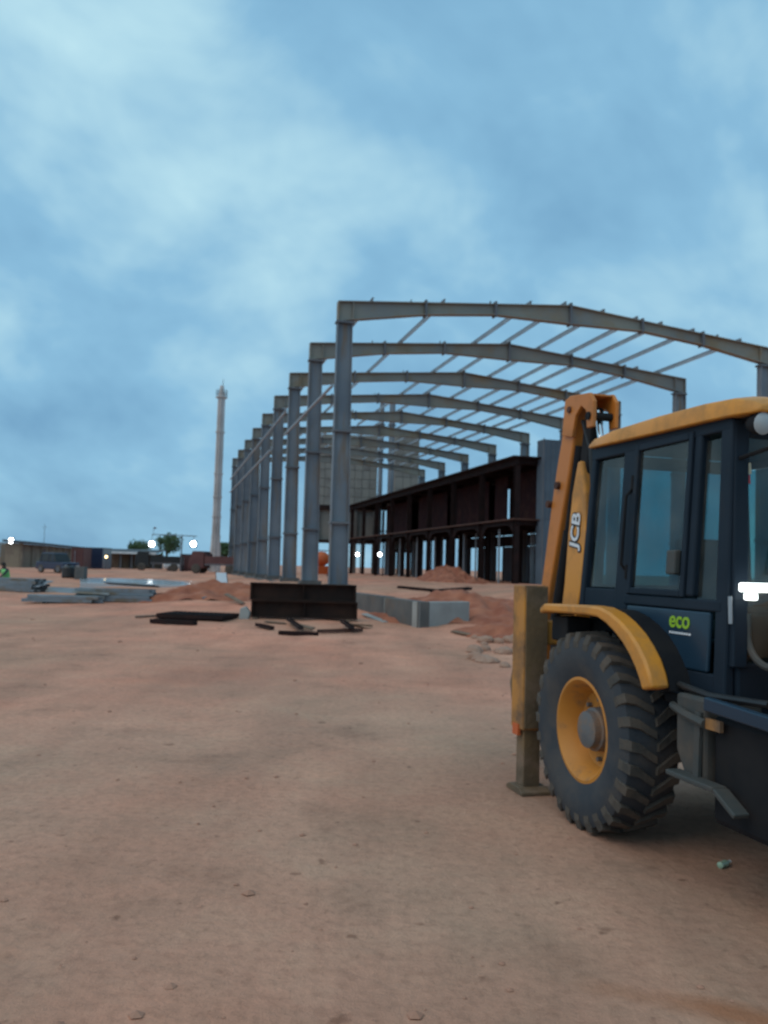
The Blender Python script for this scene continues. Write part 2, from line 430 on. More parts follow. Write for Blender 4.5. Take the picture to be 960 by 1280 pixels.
# ------------------------------------------------------------------ mesh builder
class MB:
    def __init__(self):
        self.v = []
        self.f = []
    def add(self, vs, fs):
        o = len(self.v)
        self.v += [tuple(p) for p in vs]
        self.f += [tuple(i + o for i in q) for q in fs]
        return self
    def box(self, x0, x1, y0, y1, z0, z1):
        vs = [(x, y, z) for x in (x0, x1) for y in (y0, y1) for z in (z0, z1)]
        return self.add(vs, [(0, 1, 3, 2), (4, 6, 7, 5), (0, 4, 5, 1), (2, 3, 7, 6), (0, 2, 6, 4), (1, 5, 7, 3)])
    def hexa(self, a, b):
        """two quads a (bottom) and b (top) of 4 points"""
        return self.add(list(a) + list(b), [(3, 2, 1, 0), (4, 5, 6, 7), (0, 1, 5, 4), (1, 2, 6, 5), (2, 3, 7, 6), (3, 0, 4, 7)])
    def bar(self, p, q, wd, ht, up=(0, 0, 1)):
        p, q = Vector(p), Vector(q)
        d = (q - p).normalized()
        u = Vector(up)
        s = d.cross(u)
        if s.length < 1e-4:
            s = d.cross(Vector((0, 1, 0)))
        s.normalize()
        u = s.cross(d)
        s *= wd / 2
        u *= ht / 2
        return self.hexa([p - s - u, p + s - u, p + s + u, p - s + u], [q - s - u, q + s - u, q + s + u, q - s + u])
    def tube(self, pts, r, n=10, cap=True):
        pts = [Vector(p) for p in pts]
        rs = r if isinstance(r, (list, tuple)) else [r] * len(pts)
        rings = []
        prev = None
        for i, p in enumerate(pts):
            d = (pts[min(i + 1, len(pts) - 1)] - pts[max(i - 1, 0)]).normalized()
            if prev is None:
                a = d.orthogonal().normalized()
            else:
                a = (prev - d * prev.dot(d)).normalized()
            prev = a
            b = d.cross(a)
            rings.append([p + (a * math.cos(k * 2 * math.pi / n) + b * math.sin(k * 2 * math.pi / n)) * rs[i] for k in range(n)])
        vs = [q for g in rings for q in g]
        fs = []
        for i in range(len(pts) - 1):
            for k in range(n):
                k2 = (k + 1) % n
                fs.append((i * n + k, i * n + k2, (i + 1) * n + k2, (i + 1) * n + k))
        if cap:
            fs.append(tuple(range(n))[::-1])
            fs.append(tuple(range((len(pts) - 1) * n, len(pts) * n)))
        return self.add(vs, fs)
    def prism(self, poly, a, b, axis='y'):
        """poly in the plane across axis; extruded from a to b.  axis y: (x,z); x: (y,z); z: (x,y)"""
        def P(p, t):
            return {'y': (p[0], t, p[1]), 'x': (t, p[0], p[1]), 'z': (p[0], p[1], t)}[axis]
        n = len(poly)
        vs = [P(p, a) for p in poly] + [P(p, b) for p in poly]
        fs = [tuple(range(n))[::-1], tuple(range(n, 2 * n))]
        for i in range(n):
            j = (i + 1) % n
            fs.append((i, j, n + j, n + i))
        return self.add(vs, fs)
    def strip(self, top, bot, a, b):
        """closed ribbon between polylines top and bot in (x,z), extruded in y a..b, quads only"""
        n = len(top)
        vs = [(p[0], a, p[1]) for p in top] + [(p[0], a, p[1]) for p in bot] + [(p[0], b, p[1]) for p in top] + [(p[0], b, p[1]) for p in bot]
        fs = []
        for i in range(n - 1):
            fs += [(i, n + i, n + i + 1, i + 1), (2 * n + i, 2 * n + i + 1, 3 * n + i + 1, 3 * n + i),
                   (i, i + 1, 2 * n + i + 1, 2 * n + i), (n + i, 3 * n + i, 3 * n + i + 1, n + i + 1)]
        fs += [(0, 2 * n, 3 * n, n), (n - 1, 2 * n - 1, 4 * n - 1, 3 * n - 1)]
        return self.add(vs, fs)
    def lathe(self, prof, n=32, axis='y', c=(0, 0, 0), close=True):
        """prof: list of (t along axis, radius)"""
        vs = []
        for t, r in prof:
            for k in range(n):
                a = 2 * math.pi * k / n
                u, v_ = r * math.cos(a), r * math.sin(a)
                q = {'y': (u, t, v_), 'x': (t, u, v_), 'z': (u, v_, t)}[axis]
                vs.append((q[0] + c[0], q[1] + c[1], q[2] + c[2]))
        fs = []
        for i in range(len(prof) - 1):
            for k in range(n):
                k2 = (k + 1) % n
                fs.append((i * n + k, i * n + k2, (i + 1) * n + k2, (i + 1) * n + k))
        if close:
            fs.append(tuple(range(n))[::-1])
            fs.append(tuple(range((len(prof) - 1) * n, len(prof) * n)))
        return self.add(vs, fs)
    def mesh(self, name, m, smooth=False):
        me = bpy.data.meshes.new(name)
        me.from_pydata(self.v, [], self.f)
        bm = bmesh.new()
        bm.from_mesh(me)
        bmesh.ops.recalc_face_normals(bm, faces=bm.faces)
        bm.to_mesh(me)
        bm.free()
        me.materials.append(MATS[m])
        if smooth:
            me.polygons.foreach_set('use_smooth', [True] * len(me.polygons))
            me.set_sharp_from_angle(angle=R(40))
        return me
    def build(self, name, m, parent=None, bevel=0, smooth=False, seg=2):
        o = bpy.data.objects.new(name, self.mesh(name, m, smooth))
        col.objects.link(o)
        o.parent = parent
        if bevel:
            b = o.modifiers.new('bevel', 'BEVEL')
            b.width = bevel
            b.segments = seg
            b.limit_method = 'ANGLE'
            b.angle_limit = R(35)
        return o

def inst(src, parent=None, loc=(0, 0, 0), rot=None, scale=None):
    o = bpy.data.objects.new(src.name.split('.')[0], src.data)
    col.objects.link(o)
    o.parent = parent
    o.location = loc
    if rot:
        o.rotation_euler = rot
    if scale:
        o.scale = scale
    for md in src.modifiers:
        n = o.modifiers.new(md.name, md.type)
        if md.type == 'BEVEL':
            n.width, n.segments, n.limit_method, n.angle_limit = md.width, md.segments, md.limit_method, md.angle_limit
    return o

def tag(o, label, cat, group=None):
    o['label'] = label
    o['category'] = cat
    if group:
        o['group'] = group
    return o

def thing(name, label, cat, loc=(0, 0, 0), rz=0.0, group=None):
    o = bpy.data.objects.new(name, None)
    o.empty_display_size = 0.2
    col.objects.link(o)
    o.location = loc
    o.rotation_euler = (0, 0, rz)
    return tag(o, label, cat, group)

def text_mesh(body, size, m, name, parent, matrix, extrude=0.002, off=0.02):
    cu = bpy.data.curves.new('t', 'FONT')
    cu.body = body
    cu.size = size
    cu.align_x = 'CENTER'
    cu.align_y = 'CENTER'
    cu.extrude = extrude
    cu.offset = size * off
    to = bpy.data.objects.new('t', cu)
    col.objects.link(to)
    bpy.context.view_layer.update()
    me = bpy.data.meshes.new_from_object(to.evaluated_get(bpy.context.evaluated_depsgraph_get()))
    bpy.data.objects.remove(to)
    me.materials.clear()
    me.materials.append(MATS[m])
    o = bpy.data.objects.new(name, me)
    col.objects.link(o)
    o.parent = parent
    o.matrix_local = matrix
    return o

# ------------------------------------------------------------------ terrain
def sstep(a, b, x):
    t = np.clip((x - a) / (b - a), 0, 1)
    return t * t * (3 - 2 * t)
_g = np.random.default_rng(3).random((64, 64))
def vnoise(x, y):
    x = np.asarray(x, float)
    y = np.asarray(y, float)
    xi, yi = np.floor(x).astype(int), np.floor(y).astype(int)
    fx, fy = x - xi, y - yi
    fx, fy = fx * fx * (3 - 2 * fx), fy * fy * (3 - 2 * fy)
    g = lambda a, b: _g[a % 64, b % 64]
    return (g(xi, yi) * (1 - fx) + g(xi + 1, yi) * fx) * (1 - fy) + (g(xi, yi + 1) * (1 - fx) + g(xi + 1, yi + 1) * fx) * fy - 0.5
def terrain(x, y):
    x = np.asarray(x, float)
    y = np.asarray(y, float)
    left = 0.78 * sstep(12, 75, y)
    right = 1.0 * sstep(14, 46, y)
    k = sstep(-14, -3, x)
    h = left * (1 - k) + right * k
    # bank of spoil rising at the right behind the machine
    h = h + 0.55 * sstep(3.2, 6.5, x) * sstep(13, 22, y) * (1 - sstep(30, 44, y))
    amp = 0.035 + 0.10 * sstep(14, 26, y)
    h = h + amp * vnoise(x * 0.45 + 9, y * 0.45) + 0.4 * amp * vnoise(x * 1.4, y * 1.4 + 5) + 0.012 * vnoise(x * 5, y * 5)
    # shallow ruts curving up the yard
    for off in (-1.6, 0.1, 2.0):
        cx = off - 0.05 * (y - 3) - 0.004 * (y - 3) ** 2
        h = h - 0.03 * np.exp(-((x - cx) / 0.22) ** 2) * (1 - sstep(18, 30, y))
    # level standing of the machine
    d = np.hypot(x - 2.3, y - 6.3)
    h = h * sstep(2.6, 4.5, d)
    return h
def gz(x, y):
    return float(terrain(x, y))

def ray(px, py):
    return FW + RT * ((px - 480) / FPX) + UP * ((640 - py) / FPX)
def at(px, py, D):
    """point seen at pixel px,py at distance D along +Y"""
    d = ray(px, py)
    return EYE + d * (D / d.y)
def hit(px, py):
    """where the line of sight of a pixel meets the ground"""
    d = ray(px, py)
    D = 2.0
    while D < 400:
        p = EYE + d * (D / d.y)
        if p.z <= gz(p.x, p.y):
            return p
        D += 0.05
    return EYE + d * (120 / d.y)

def spaced(lo, hi, near, n):
    t = np.linspace(-1, 1, n)
    s = np.sinh(t * 4.2) / np.sinh(4.2)
    return np.where(s < 0, -s * lo, s * hi) + near
gx = spaced(-700, 700, 0.0, 331)
gy = spaced(-60, 1200, 6.0, 331)
XX, YY = np.meshgrid(gx, gy)
ZZ = terrain(XX, YY)
nx, ny = len(gx), len(gy)
vv = np.stack([XX.ravel(), YY.ravel(), ZZ.ravel()], 1)
idx = np.arange(nx * ny).reshape(ny, nx)
ff = np.stack([idx[:-1, :-1].ravel(), idx[:-1, 1:].ravel(), idx[1:, 1:].ravel(), idx[1:, :-1].ravel()], 1)
me = bpy.data.meshes.new('ground')
me.from_pydata(vv.tolist(), [], ff.tolist())
me.polygons.foreach_set('use_smooth', [True] * len(me.polygons))
me.materials.append(MATS['earth'])
ground = bpy.data.objects.new('ground', me)
col.objects.link(ground)
ground['kind'] = 'structure'

# ------------------------------------------------------------------ portal frame building
YAW, S, W = 0.2544, 6.5, 19.94
O = Vector((-2.014, 32.17, 0))
BZ = 0.80                                  # ground level of the building's footings
A_ = Vector((-math.sin(YAW), math.cos(YAW), 0))
B_ = Vector((math.cos(YAW), math.sin(YAW), 0))
def loc_uv(u, v, z=0.0):
    return O + B_ * u + A_ * v + Vector((0, 0, z))
def on_v(px, py, v):
    """line of sight met with the plane v = const of the building grid -> (u, v, z)"""
    d = ray(px, py)
    o = EYE - O
    s = (v - o.dot(A_)) / d.dot(A_)
    p = o + d * s
    return p.dot(B_), p.dot(A_), p.z
def on_u(px, py, u):
    d = ray(px, py)
    o = EYE - O
    s = (u - o.dot(B_)) / d.dot(B_)
    p = o + d * s
    return p.dot(B_), p.dot(A_), p.z
ZE, ZA, ZJ, ZK = 12.18 - BZ, 13.08 - BZ, 7.07 - BZ, 3.50 - BZ
bld = thing('portal_frame_building', 'unfinished grey steel portal frame hall, nine bare arches without cladding', 'steel frame', (O.x, O.y, BZ), YAW)
FL = 0.32                                   # flange width
DE = 0.82
def column_mesh(sign):
    m = MB()
    h = ZE - DE
    f = lambda z: 0.74 - 0.14 * z / h
    lo = -0.5
    a, b = (lambda z: 0.0), (lambda z: sign * f(z))
    # web, inner flange, outer flange
    m.prism([(a(lo) + sign * .03, lo), (b(lo) - sign * .03, lo), (b(h) - sign * .03, h), (a(h) + sign * .03, h)], FL / 2 - .012, FL / 2 + .012, 'y')
    m.prism([(a(lo), lo), (a(lo) + sign * .03, lo), (a(h) + sign * .03, h), (a(h), h)], 0, FL, 'y')
    m.prism([(b(lo) - sign * .03, lo), (b(lo), lo), (b(h), h), (b(h) - sign * .03, h)], 0, FL, 'y')
    return m.mesh('column', 'steel_grey')
def plate_mesh(sign, z):
    h = ZE - DE
    f = 0.74 - 0.14 * z / h
    m = MB()
    x0, x1 = sorted((-sign * .045, sign * (f + .05)))
    m.box(x0, x1, -.03, FL + .03, z - .045, z + .045)
    return m.mesh('splice_plate', 'steel_dark')
def cap_mesh(sign):
    m = MB()
    x0, x1 = sorted((-sign * .05, sign * .68))
    m.box(x0, x1, -.03, FL + .03, ZE - DE - .04, ZE - DE + .04)
    return m.mesh('cap_plate', 'steel_dark')
def base_mesh(sign):
    m = MB()
    x0, x1 = sorted((-sign * .12, sign * .88))
    m.box(x0, x1, -.14, FL + .14, 0.02, 0.34)
    return m.mesh('pedestal', 'concrete')
cmesh = {s: column_mesh(s) for s in (1, -1)}
pmesh = {(s, z): plate_mesh(s, z) for s in (1, -1) for z in (ZJ, ZK)}
capm = {s: cap_mesh(s) for s in (1, -1)}
basem = {s: base_mesh(s) for s in (1, -1)}
# rafter halves: depth under the straight top line
def zt(u):
    return ZE + (ZA - ZE) * (1 - abs(u - W / 2) / (W / 2))
def dep(u):
    t = min(u, W - u) / (W / 2)
    P = [(0, .80), (.36, .50), (.66, .46), (1, .80)]
    for (a, da), (b, db) in zip(P, P[1:]):
        if t <= b:
            return da + (db - da) * (t - a) / (b - a)
    return .8
def rafter_mesh(sign):
    m = MB()
    ts = [0, .18, .36, .66, .83, 1]
    us = [t * W / 2 if sign > 0 else W - t * W / 2 for t in ts]
    top = [(u, zt(u)) for u in us]
    bot = [(u, zt(u) - dep(u)) for u in us]
    th = .035
    dn = lambda L, k: [(a, b - k) for a, b in L]
    m.strip(dn(top, th), dn(bot, -th), FL / 2 - .012, FL / 2 + .012)
    m.strip(top, dn(top, th), 0, FL)
    m.strip(dn(bot, -th), bot, 0, FL)
    x0, x1 = sorted((us[0], us[0] + sign * .035))
    m.box(x0 - .001, x1, .005, FL - .005, zt(us[0]) - dep(us[0]) + .05, zt(us[0]) - .04)
    u6 = us[0] + sign * .60
    x0, x1 = sorted((u6, u6 + sign * .03))
    m.box(x0, x1, .01, FL - .01, zt(u6) - dep(u6) + .03, zt(u6) - .03)
    return m.mesh('rafter', 'steel_tan')
rmesh = {s: rafter_mesh(s) for s in (1, -1)}
def rplate(u):
    m = MB()
    m.box(u - .04, u + .04, -.03, FL + .03, zt(u) - dep(u) - .07, zt(u) + .09)
    return m.mesh('splice_plate', 'steel_dark')
ru = {1: [.36 * W / 2, .66 * W / 2, W / 2 - .003], -1: [W - .36 * W / 2, W - .66 * W / 2]}
rpm = {(s, k): rplate(u) for s in (1, -1) for k, u in enumerate(ru[s])}
PU = [.07, .15, .22, .32, .41, .49, .58, .66, .72, .80, .86, .92]
cl = MB().box(-.010, .010, .08, .24, 0, .13).mesh('purlin_cleat', 'steel_dark')
pur = MB()
pur.strip([(-.04, .20), (.05, .20)], [(-.04, .185), (.05, .185)], 0, S - .02)
pur.box(-.008, .008, 0, S - .02, .02, .184)
pur.box(-.06, .0079, 0.001, S - .021, .004, .0195)
pur_me = pur.mesh('purlin', 'galvanised')
def put(me, name, parent, loc=(0, 0, 0), rot=None):
    o = bpy.data.objects.new(name, me)
    col.objects.link(o)
    o.parent = parent
    o.location = loc
    if rot:
        o.rotation_euler = rot
    return o
for i in range(9):
    v = i * S
    for s, u0 in ((1, 0.0), (-1, W)):
        c = put(cmesh[s], 'column', bld, (u0, v, 0))
        for z in (ZJ, ZK):
            put(pmesh[(s, z)], 'splice_plate', c)
        put(capm[s], 'cap_plate', c)
        put(basem[s], 'pedestal', c)
        r = put(rmesh[s], 'rafter', bld, (0, v, 0))
        for k in range(len(ru[s])):
            put(rpm[(s, k)], 'splice_plate', r)
        for q in PU:
            u = q * W
            if (u < W / 2) == (s > 0):
                put(cl, 'purlin_cleat', r, (u, 0, zt(u)))
    if i < 8:
        for k, q in enumerate(PU):
            # some bays still miss lines
            if (k in (1, 3) and i < 4) or rnd.random() < .04:
                continue
            u = q * W
            put(pur_me, 'purlin', bld, (u + .03, v + .16, zt(u)))
# longitudinal tie tubes along the left columns
for v0, v1, z in ((-.0, 2 * S, 8.83), (2 * S, 8 * S, 10.1), (3 * S, 8 * S, 8.80)):
    MB().tube([(-.11, v0 + .1, z - BZ), (-.11, v1 + .25, z - BZ)], .065, 10).build('tie_tube', 'galvanised', bld, smooth=True)
MB().box(-.14, .16, -.6, 8 * S + .9, -.45, .10).build('plinth_beam', 'concrete', bld)

# ------------------------------------------------------------------ two-storey dark steel structure inside the hall
VM = 17.5
UM, _, ZR = on_v(643, 572, VM)
_, _, ZF = on_v(645, 650, VM)
VE = on_u(437, 632, UM)[1]
VE = min(max(VE, VM + 30), VM + 48)
mz = thing('mezzanine_structure', 'dark rusty two storey steel structure with maroon wall sheets inside the hall', 'steel structure', tuple(loc_uv(UM, VM, BZ)), YAW)
ZR -= BZ
ZF -= BZ
LM = VE - VM
DM = 6.2
nb = 8
bay = LM / nb
def ibeam(m, p, q, wd, ht, t=.03):
    p, q = Vector(p), Vector(q)
    z = Vector((0, 0, ht / 2 - t / 2))
    m.bar(p, q, t, ht - 2 * t)
    m.bar(p + z, q + z, wd, t)
    m.bar(p - z, q - z, wd, t)
colm = MB()
colm.box(-.17, .17, -.17, -.145, -.4, ZR - .45)
colm.box(-.17, .17, .145, .17, -.4, ZR - .45)
colm.box(-.012, .012, -.144, .144, -.4, ZR - .45)
colm = colm.mesh('column', 'rust_dark')
brk = MB().prism([(0, 0), (0, -1.15), (.22, -.55), (.62, -.14), (1.25, 0)], -.05, .05, 'y').mesh('bracket', 'rust_dark')
for k in range(nb + 1):
    for j, u in enumerate((0.2, DM * .5, DM - .2)):
        c = put(colm, 'column', mz, (u, k * bay, 0))
        if j == 0:
            if k < nb:
                put(brk, 'bracket', c, (0, .171, ZF - .29), (0, 0, R(90)))
            if k > 0:
                put(brk, 'bracket', c, (0, -.171, ZF - .29), (0, 0, R(-90)))
for u in (0.2, DM * .5, DM - .2):
    m = MB()
    ibeam(m, (u, -.3, ZF - .15), (u, LM + .3, ZF - .15), .22, .28)
    m.build('floor_beam', 'rust_dark', mz)
    m = MB()
    ibeam(m, (u, -.3, ZR - .24), (u, LM + .3, ZR - .24), .26, .42)
    m.build('roof_beam', 'rust_dark', mz)
for k in range(nb + 1):
    m = MB()
    ibeam(m, (.35, k * bay, ZF - .16), (DM - .3, k * bay, ZF - .16), .2, .28)
    m.build('cross_beam', 'rust_dark', mz)
    m = MB()
    ibeam(m, (.35, k * bay, ZR - .22), (DM - .3, k * bay, ZR - .22), .2, .34)
    m.build('cross_beam', 'rust_dark', mz)
MB().box(-.12, DM, -.35, LM + .4, ZF + .004, ZF + .10).build('floor_deck', 'rust', mz)
MB().box(-.25, DM + .1, -.5, LM + .5, ZR - .02, ZR + .08).build('roof_deck', 'rust_dark', mz)
# wall sheets of the upper storey (back and the near end), a few left out
shm = MB()
ns = 5
sw = bay / ns
pts = []
for q in range(9):
    pts.append((q * sw / 8, .03 if q % 2 else 0))
shm.prism(pts + [(p[0], p[1] + .012) for p in reversed(pts)], ZF + .12, ZR - .47, 'z')
shm = shm.mesh('wall_sheet', 'maroon_sheet')
for k in range(nb):
    for q in range(ns):
        if (k, q) in ((1, 3), (7, 1), (7, 2), (7, 3), (6, 4)):
            continue
        put(shm, 'wall_sheet', mz, (DM * .62, k * bay + q * sw + .01, 0), (0, 0, R(90)))
for q in range(3):
    put(shm, 'wall_sheet', mz, (2.0 + q * sw * 1.02, -.02, 0))
# inner partition sheets standing nearer the edge in some bays
for k, q in [(k, q) for k in range(7) for q in range(ns) if (k, q) not in ((0, 4), (1, 2), (2, 4), (3, 0), (4, 3), (4, 4), (5, 0), (6, 3), (6, 4))]:
    put(shm, 'wall_sheet', mz, (2.3, k * bay + q * sw + .35, 0), (0, 0, R(90)))
# props under the first floor
pm = MB().tube([(0, 0, -.3), (0, 0, ZF - .38)], .045, 8)
pm.box(-.09, .09, -.09, .09, ZF - .40, ZF - .372)
pm = pm.mesh('prop', 'rust_dark', True)
pm2 = MB().tube([(0, 0, -.3), (0, 0, ZF - .38)], .07, 8).mesh('prop', 'galvanised', True)
for k in range(52):
    v = rnd.uniform(.4, LM - .3)
    u = rnd.choice((.9, 1.7, 2.4, 4.1, 4.8))
    put(pm if rnd.random() < .75 else pm2, 'prop', mz, (u, v, 0))
# pale sheets standing at the back of the ground floor
gsh = MB().box(-.02, .02, 0, 1.2, -.2, ZF - 1.3).mesh('ground_sheet', 'sheet_purple')
for k in range(16):
    if k not in (4, 9, 12):
        put(gsh, 'ground_sheet', mz, (DM - .55, .3 + k * 1.24, 0))
gsh2 = MB().box(-.02, .02, 0, 1.3, ZF - 1.28, ZF - .42).mesh('ground_sheet', 'rust_dark')
for k in range(18):
    put(gsh2, 'ground_sheet', mz, (DM - .75, .2 + k * 1.36, 0))
# rusty sections lying on the roof at the far end
for k in range(4):
    o = MB()
    ibeam(o, (0, 0, .14), (0, 5.4, .14), .2, .28)
    o = o.build('spare_beam', 'rust')
    o.location = loc_uv(UM + 1.0 + k * .42, VM + LM * .60 + .3 * k, ZR + BZ + .08)
    o.rotation_euler = (0, 0, YAW + R(4 - 3 * k))
    tag(o, 'rusty steel beam lying on the far roof of the dark two storey structure', 'steel beam', 'beams stored on the dark roof')

# cladding block by the near end of the mezzanine
u0, _, z0 = on_v(681, 549, VM - .8)
u1 = on_v(712, 545, VM - .8)[0]
cb = thing('cladding_tower', 'blue grey ribbed cladding tower beside the dark structure behind the digger arm', 'cladding tower', tuple(loc_uv(u0, VM - .8, BZ)), YAW)
hh = z0 - BZ
wd = u1 - u0
for lvl, (za, zb) in enumerate(((-.3, hh * .46), (hh * .46 + .02, hh))):
    for side in range(2):
        n = 10
        ln = wd if side == 0 else .9
        pts = [(q * ln / n, (.05 if (q // 1) % 2 else 0)) for q in range(n + 1)]
        m = MB().prism(pts + [(p[0], p[1] + .02) for p in reversed(pts)], za, zb, 'z')
        o = m.build('cladding_panel', 'clad_blue', cb)
        if side == 1:
            o.rotation_euler = (0, 0, R(90))
            o.location = (-.02, .08, 0)
MB().box(-.06, .0, -.02, .06, -.3, hh + .06).build('corner_trim', 'steel_dark', cb)
MB().box(.03, wd, .10, .85, hh - .14, hh - .04).build('roof_plate', 'steel_dark', cb)

# ------------------------------------------------------------------ panelled block far behind
def panel_block(label, pxa, pxb, D, ytop, nxp, nzp, zlow, depth):
    a = at(pxa, 620, D)
    b = at(pxb, 620, D)
    wdt = b.x - a.x
    zt_ = at((pxa + pxb) / 2, ytop, D).z - BZ
    t = thing('panel_block', label, 'building', (a.x, a.y, BZ), YAW * .2)
    pw, ph = wdt / nxp, (zt_ - zlow) / nzp
    MB().box(.05, wdt - .05, .10, depth, zlow, zt_ - .02).build('core', 'concrete_panel', t)
    p_ = MB().box(.025, pw - .025, 0, .09, .03, ph - .03).build('panel', 'concrete_panel', t, bevel=.012, seg=1)
    p_.location = (0, 0, zlow)
    for i in range(nxp):
        for k in range(nzp):
            if i or k:
                q = inst(p_, t, (i * pw, rnd.uniform(-.012, .0), zlow + k * ph))
    MB().box(-.1, wdt + .1, -.12, depth, zlow - .45, zlow - .01).build('edge_beam', 'rust_dark', t)
    MB().box(-.1, wdt + .1, -.10, depth, zlow * .5 - .25, zlow * .5).build('edge_beam', 'rust_dark', t)
    for i in range(4):
        MB().box(i * (wdt - .4) / 3, i * (wdt - .4) / 3 + .4, .05, .45, -.2, zlow - .46).build('pillar', 'concrete', t)
    m = MB().box(.3, wdt - .3, .5, .6, zlow * .5 + .02, zlow - .6)
    m.build('infill', 'concrete_panel', t)
    return t
panel_block('broad concrete panel tower rising behind the portal frames', 396, 471, 102, 543, 8, 8, 8.4, 6)
panel_block('narrow concrete panel tower rising above the rusty roof, right of a sky gap', 493, 523, 100, 540, 3, 8, 6.4, 5)
for px, ytop, r_, lb in ((474, 500, .26, 'slim grey vertical pipe beside the broad concrete tower'), (487, 500, .33, 'thicker grey vertical pipe beside the narrow concrete tower')):
    p = at(px, 640, 94)
    zt_ = at(px, ytop, 94).z
    t = thing('vent_pipe', lb, 'pipe', (p.x, p.y, BZ))
    MB().tube([(0, 0, -.3), (0, 0, zt_ - BZ)], r_, 14).build('pipe', 'steel_grey', t, smooth=True)
    for z in (5, 9, 13, 17):
        MB().tube([(0, 0, z), (0, 0, z + .16)], r_ + .12, 14).build('flange', 'steel_dark', t, smooth=True)
    MB().tube([(0, 0, zt_ - BZ), (0, 0, zt_ - BZ + .1), (0, 0, zt_ - BZ + .35)], [r_ + .15, r_ + .18, .05], 14).build('cowl', 'steel_dark', t, smooth=True)

# ------------------------------------------------------------------ tall stack
p = at(268.5, 700, 95)
t = thing('chimney_stack', 'tall slender pale steel chimney with flanged joints and small top platform', 'chimney', (p.x, p.y, gz(p.x, p.y)))
zb = gz(p.x, p.y)
Hs = at(277, 492, 95).z - zb
MB().tube([(0, 0, -.2), (0, 0, 1.2), (0, 0, 4.4), (0, 0, Hs)], [.66, .66, .46, .42], 20).build('shaft', 'stack_white', t, smooth=True)
for yy in (541, 593, 622, 647, 672):
    z = at(272, yy, 95).z - zb
    MB().tube([(0, 0, z), (0, 0, z + .14)], .53, 20).build('flange', 'stack_white', t, smooth=True)
MB().tube([(0, 0, Hs - .5), (0, 0, Hs - .42)], .66, 16).build('platform', 'stack_white', t)
m = MB()
for k in range(10):
    a = k * 2 * math.pi / 10
    m.tube([(.62 * math.cos(a), .62 * math.sin(a), Hs - .42), (.62 * math.cos(a), .62 * math.sin(a), Hs + .35)], .025, 6)
for z in (Hs, Hs + .35):
    m.tube([(.62 * math.cos(k * math.pi / 8), .62 * math.sin(k * math.pi / 8), z) for k in range(17)], .025, 6, cap=False)
m.build('railing', 'steel_grey', t)
MB().tube([(0, 0, Hs), (0, 0, Hs + .9)], [.28, .22], 14).build('tip', 'stack_white', t, smooth=True)
MB().tube([(.1, 0, Hs + .9), (.1, 0, Hs + 1.7)], .03, 6).build('lightning_rod', 'steel_dark', t)
m = MB()
for sx in (-.2, .2):
    m.tube([(sx, -.66, .4), (sx, -.55, 4.4), (sx, -.5, Hs - .5)], .025, 6)
for k in range(60):
    z = .6 + k * (Hs - 1.4) / 60
    yy = -.655 + min(z, 4.4) * .024
    m.tube([(-.2, yy, z), (.2, yy, z)], .018, 5)
m.build('ladder', 'steel_grey', t)

# ------------------------------------------------------------------ far left: wall, shed, huts
def wall_run(name, label, cat, pts, h, th, m, panels=8, coping='roof_dark'):
    p0 = Vector(pts[0])
    t = thing(name, label, cat, tuple(p0))
    for a, b in zip(pts, pts[1:]):
        a, b = Vector(a) - p0, Vector(b) - p0
        for k in range(panels):
            q, r = a.lerp(b, k / panels), a.lerp(b, (k + .97) / panels)
            hz = Vector((0, 0, h / 2 - .2 + rnd.uniform(-.03, .03)))
            MB().bar(q + hz, r + hz, th, h + .4).build('wall_panel', m, t)
        hz = Vector((0, 0, h + .08))
        MB().bar(a + hz, b + hz, th + .1, .10).build('coping', coping, t)
    return t
a = at(-60, 700, 93)
b = at(28, 700, 96)
wall_run('boundary_wall', 'plain tan boundary wall under the leftmost lit floodlight', 'wall', [(a.x, a.y, gz(a.x, a.y)), (b.x, b.y, gz(b.x, b.y))], 2.5, .2, 'plaster_tan', 6, 'plaster_tan')

# long low shed receding from (27,..) to (122,..)
a = at(27, 700, 84)
b = at(124, 700, 132)
zg = .76
shed = thing('long_shed', 'long low tan shed with dark overhanging sheet roof behind the blue car', 'shed', (a.x, a.y, zg), math.atan2(b.y - a.y, b.x - a.x))
ls = (b - a).length
hs = 2.42
npan = 12
for k in range(npan):
    MB().box(k * ls / npan + .03, (k + 1) * ls / npan - .03, 0, .18, -.3, hs - .02).build('wall_panel', 'plaster_tan', shed)
    if k:
        MB().box(k * ls / npan - .14, k * ls / npan + .14, -.10, -.005, -.3, hs - .05).build('pier', 'plaster_tan', shed)
for k in (2, 5, 8):
    d_ = MB().box(k * ls / npan + 1.2, k * ls / npan + 2.6, -.03, -.004, 0, 2.0).build('door', 'container_red', shed)
MB().box(0.0, .2, .2, 1.6, -.3, hs - .02).build('end_wall', 'plaster_tan', shed)
MB().hexa([(-.4, -.7, hs), (ls + .3, -.7, hs), (ls + .3, 1.8, hs + .12), (-.4, 1.8, hs + .12)], [(-.4, -.7, hs + .22), (ls + .3, -.7, hs + .22), (ls + .3, 1.8, hs + .34), (-.4, 1.8, hs + .34)]).build('roof', 'roof_dark', shed)

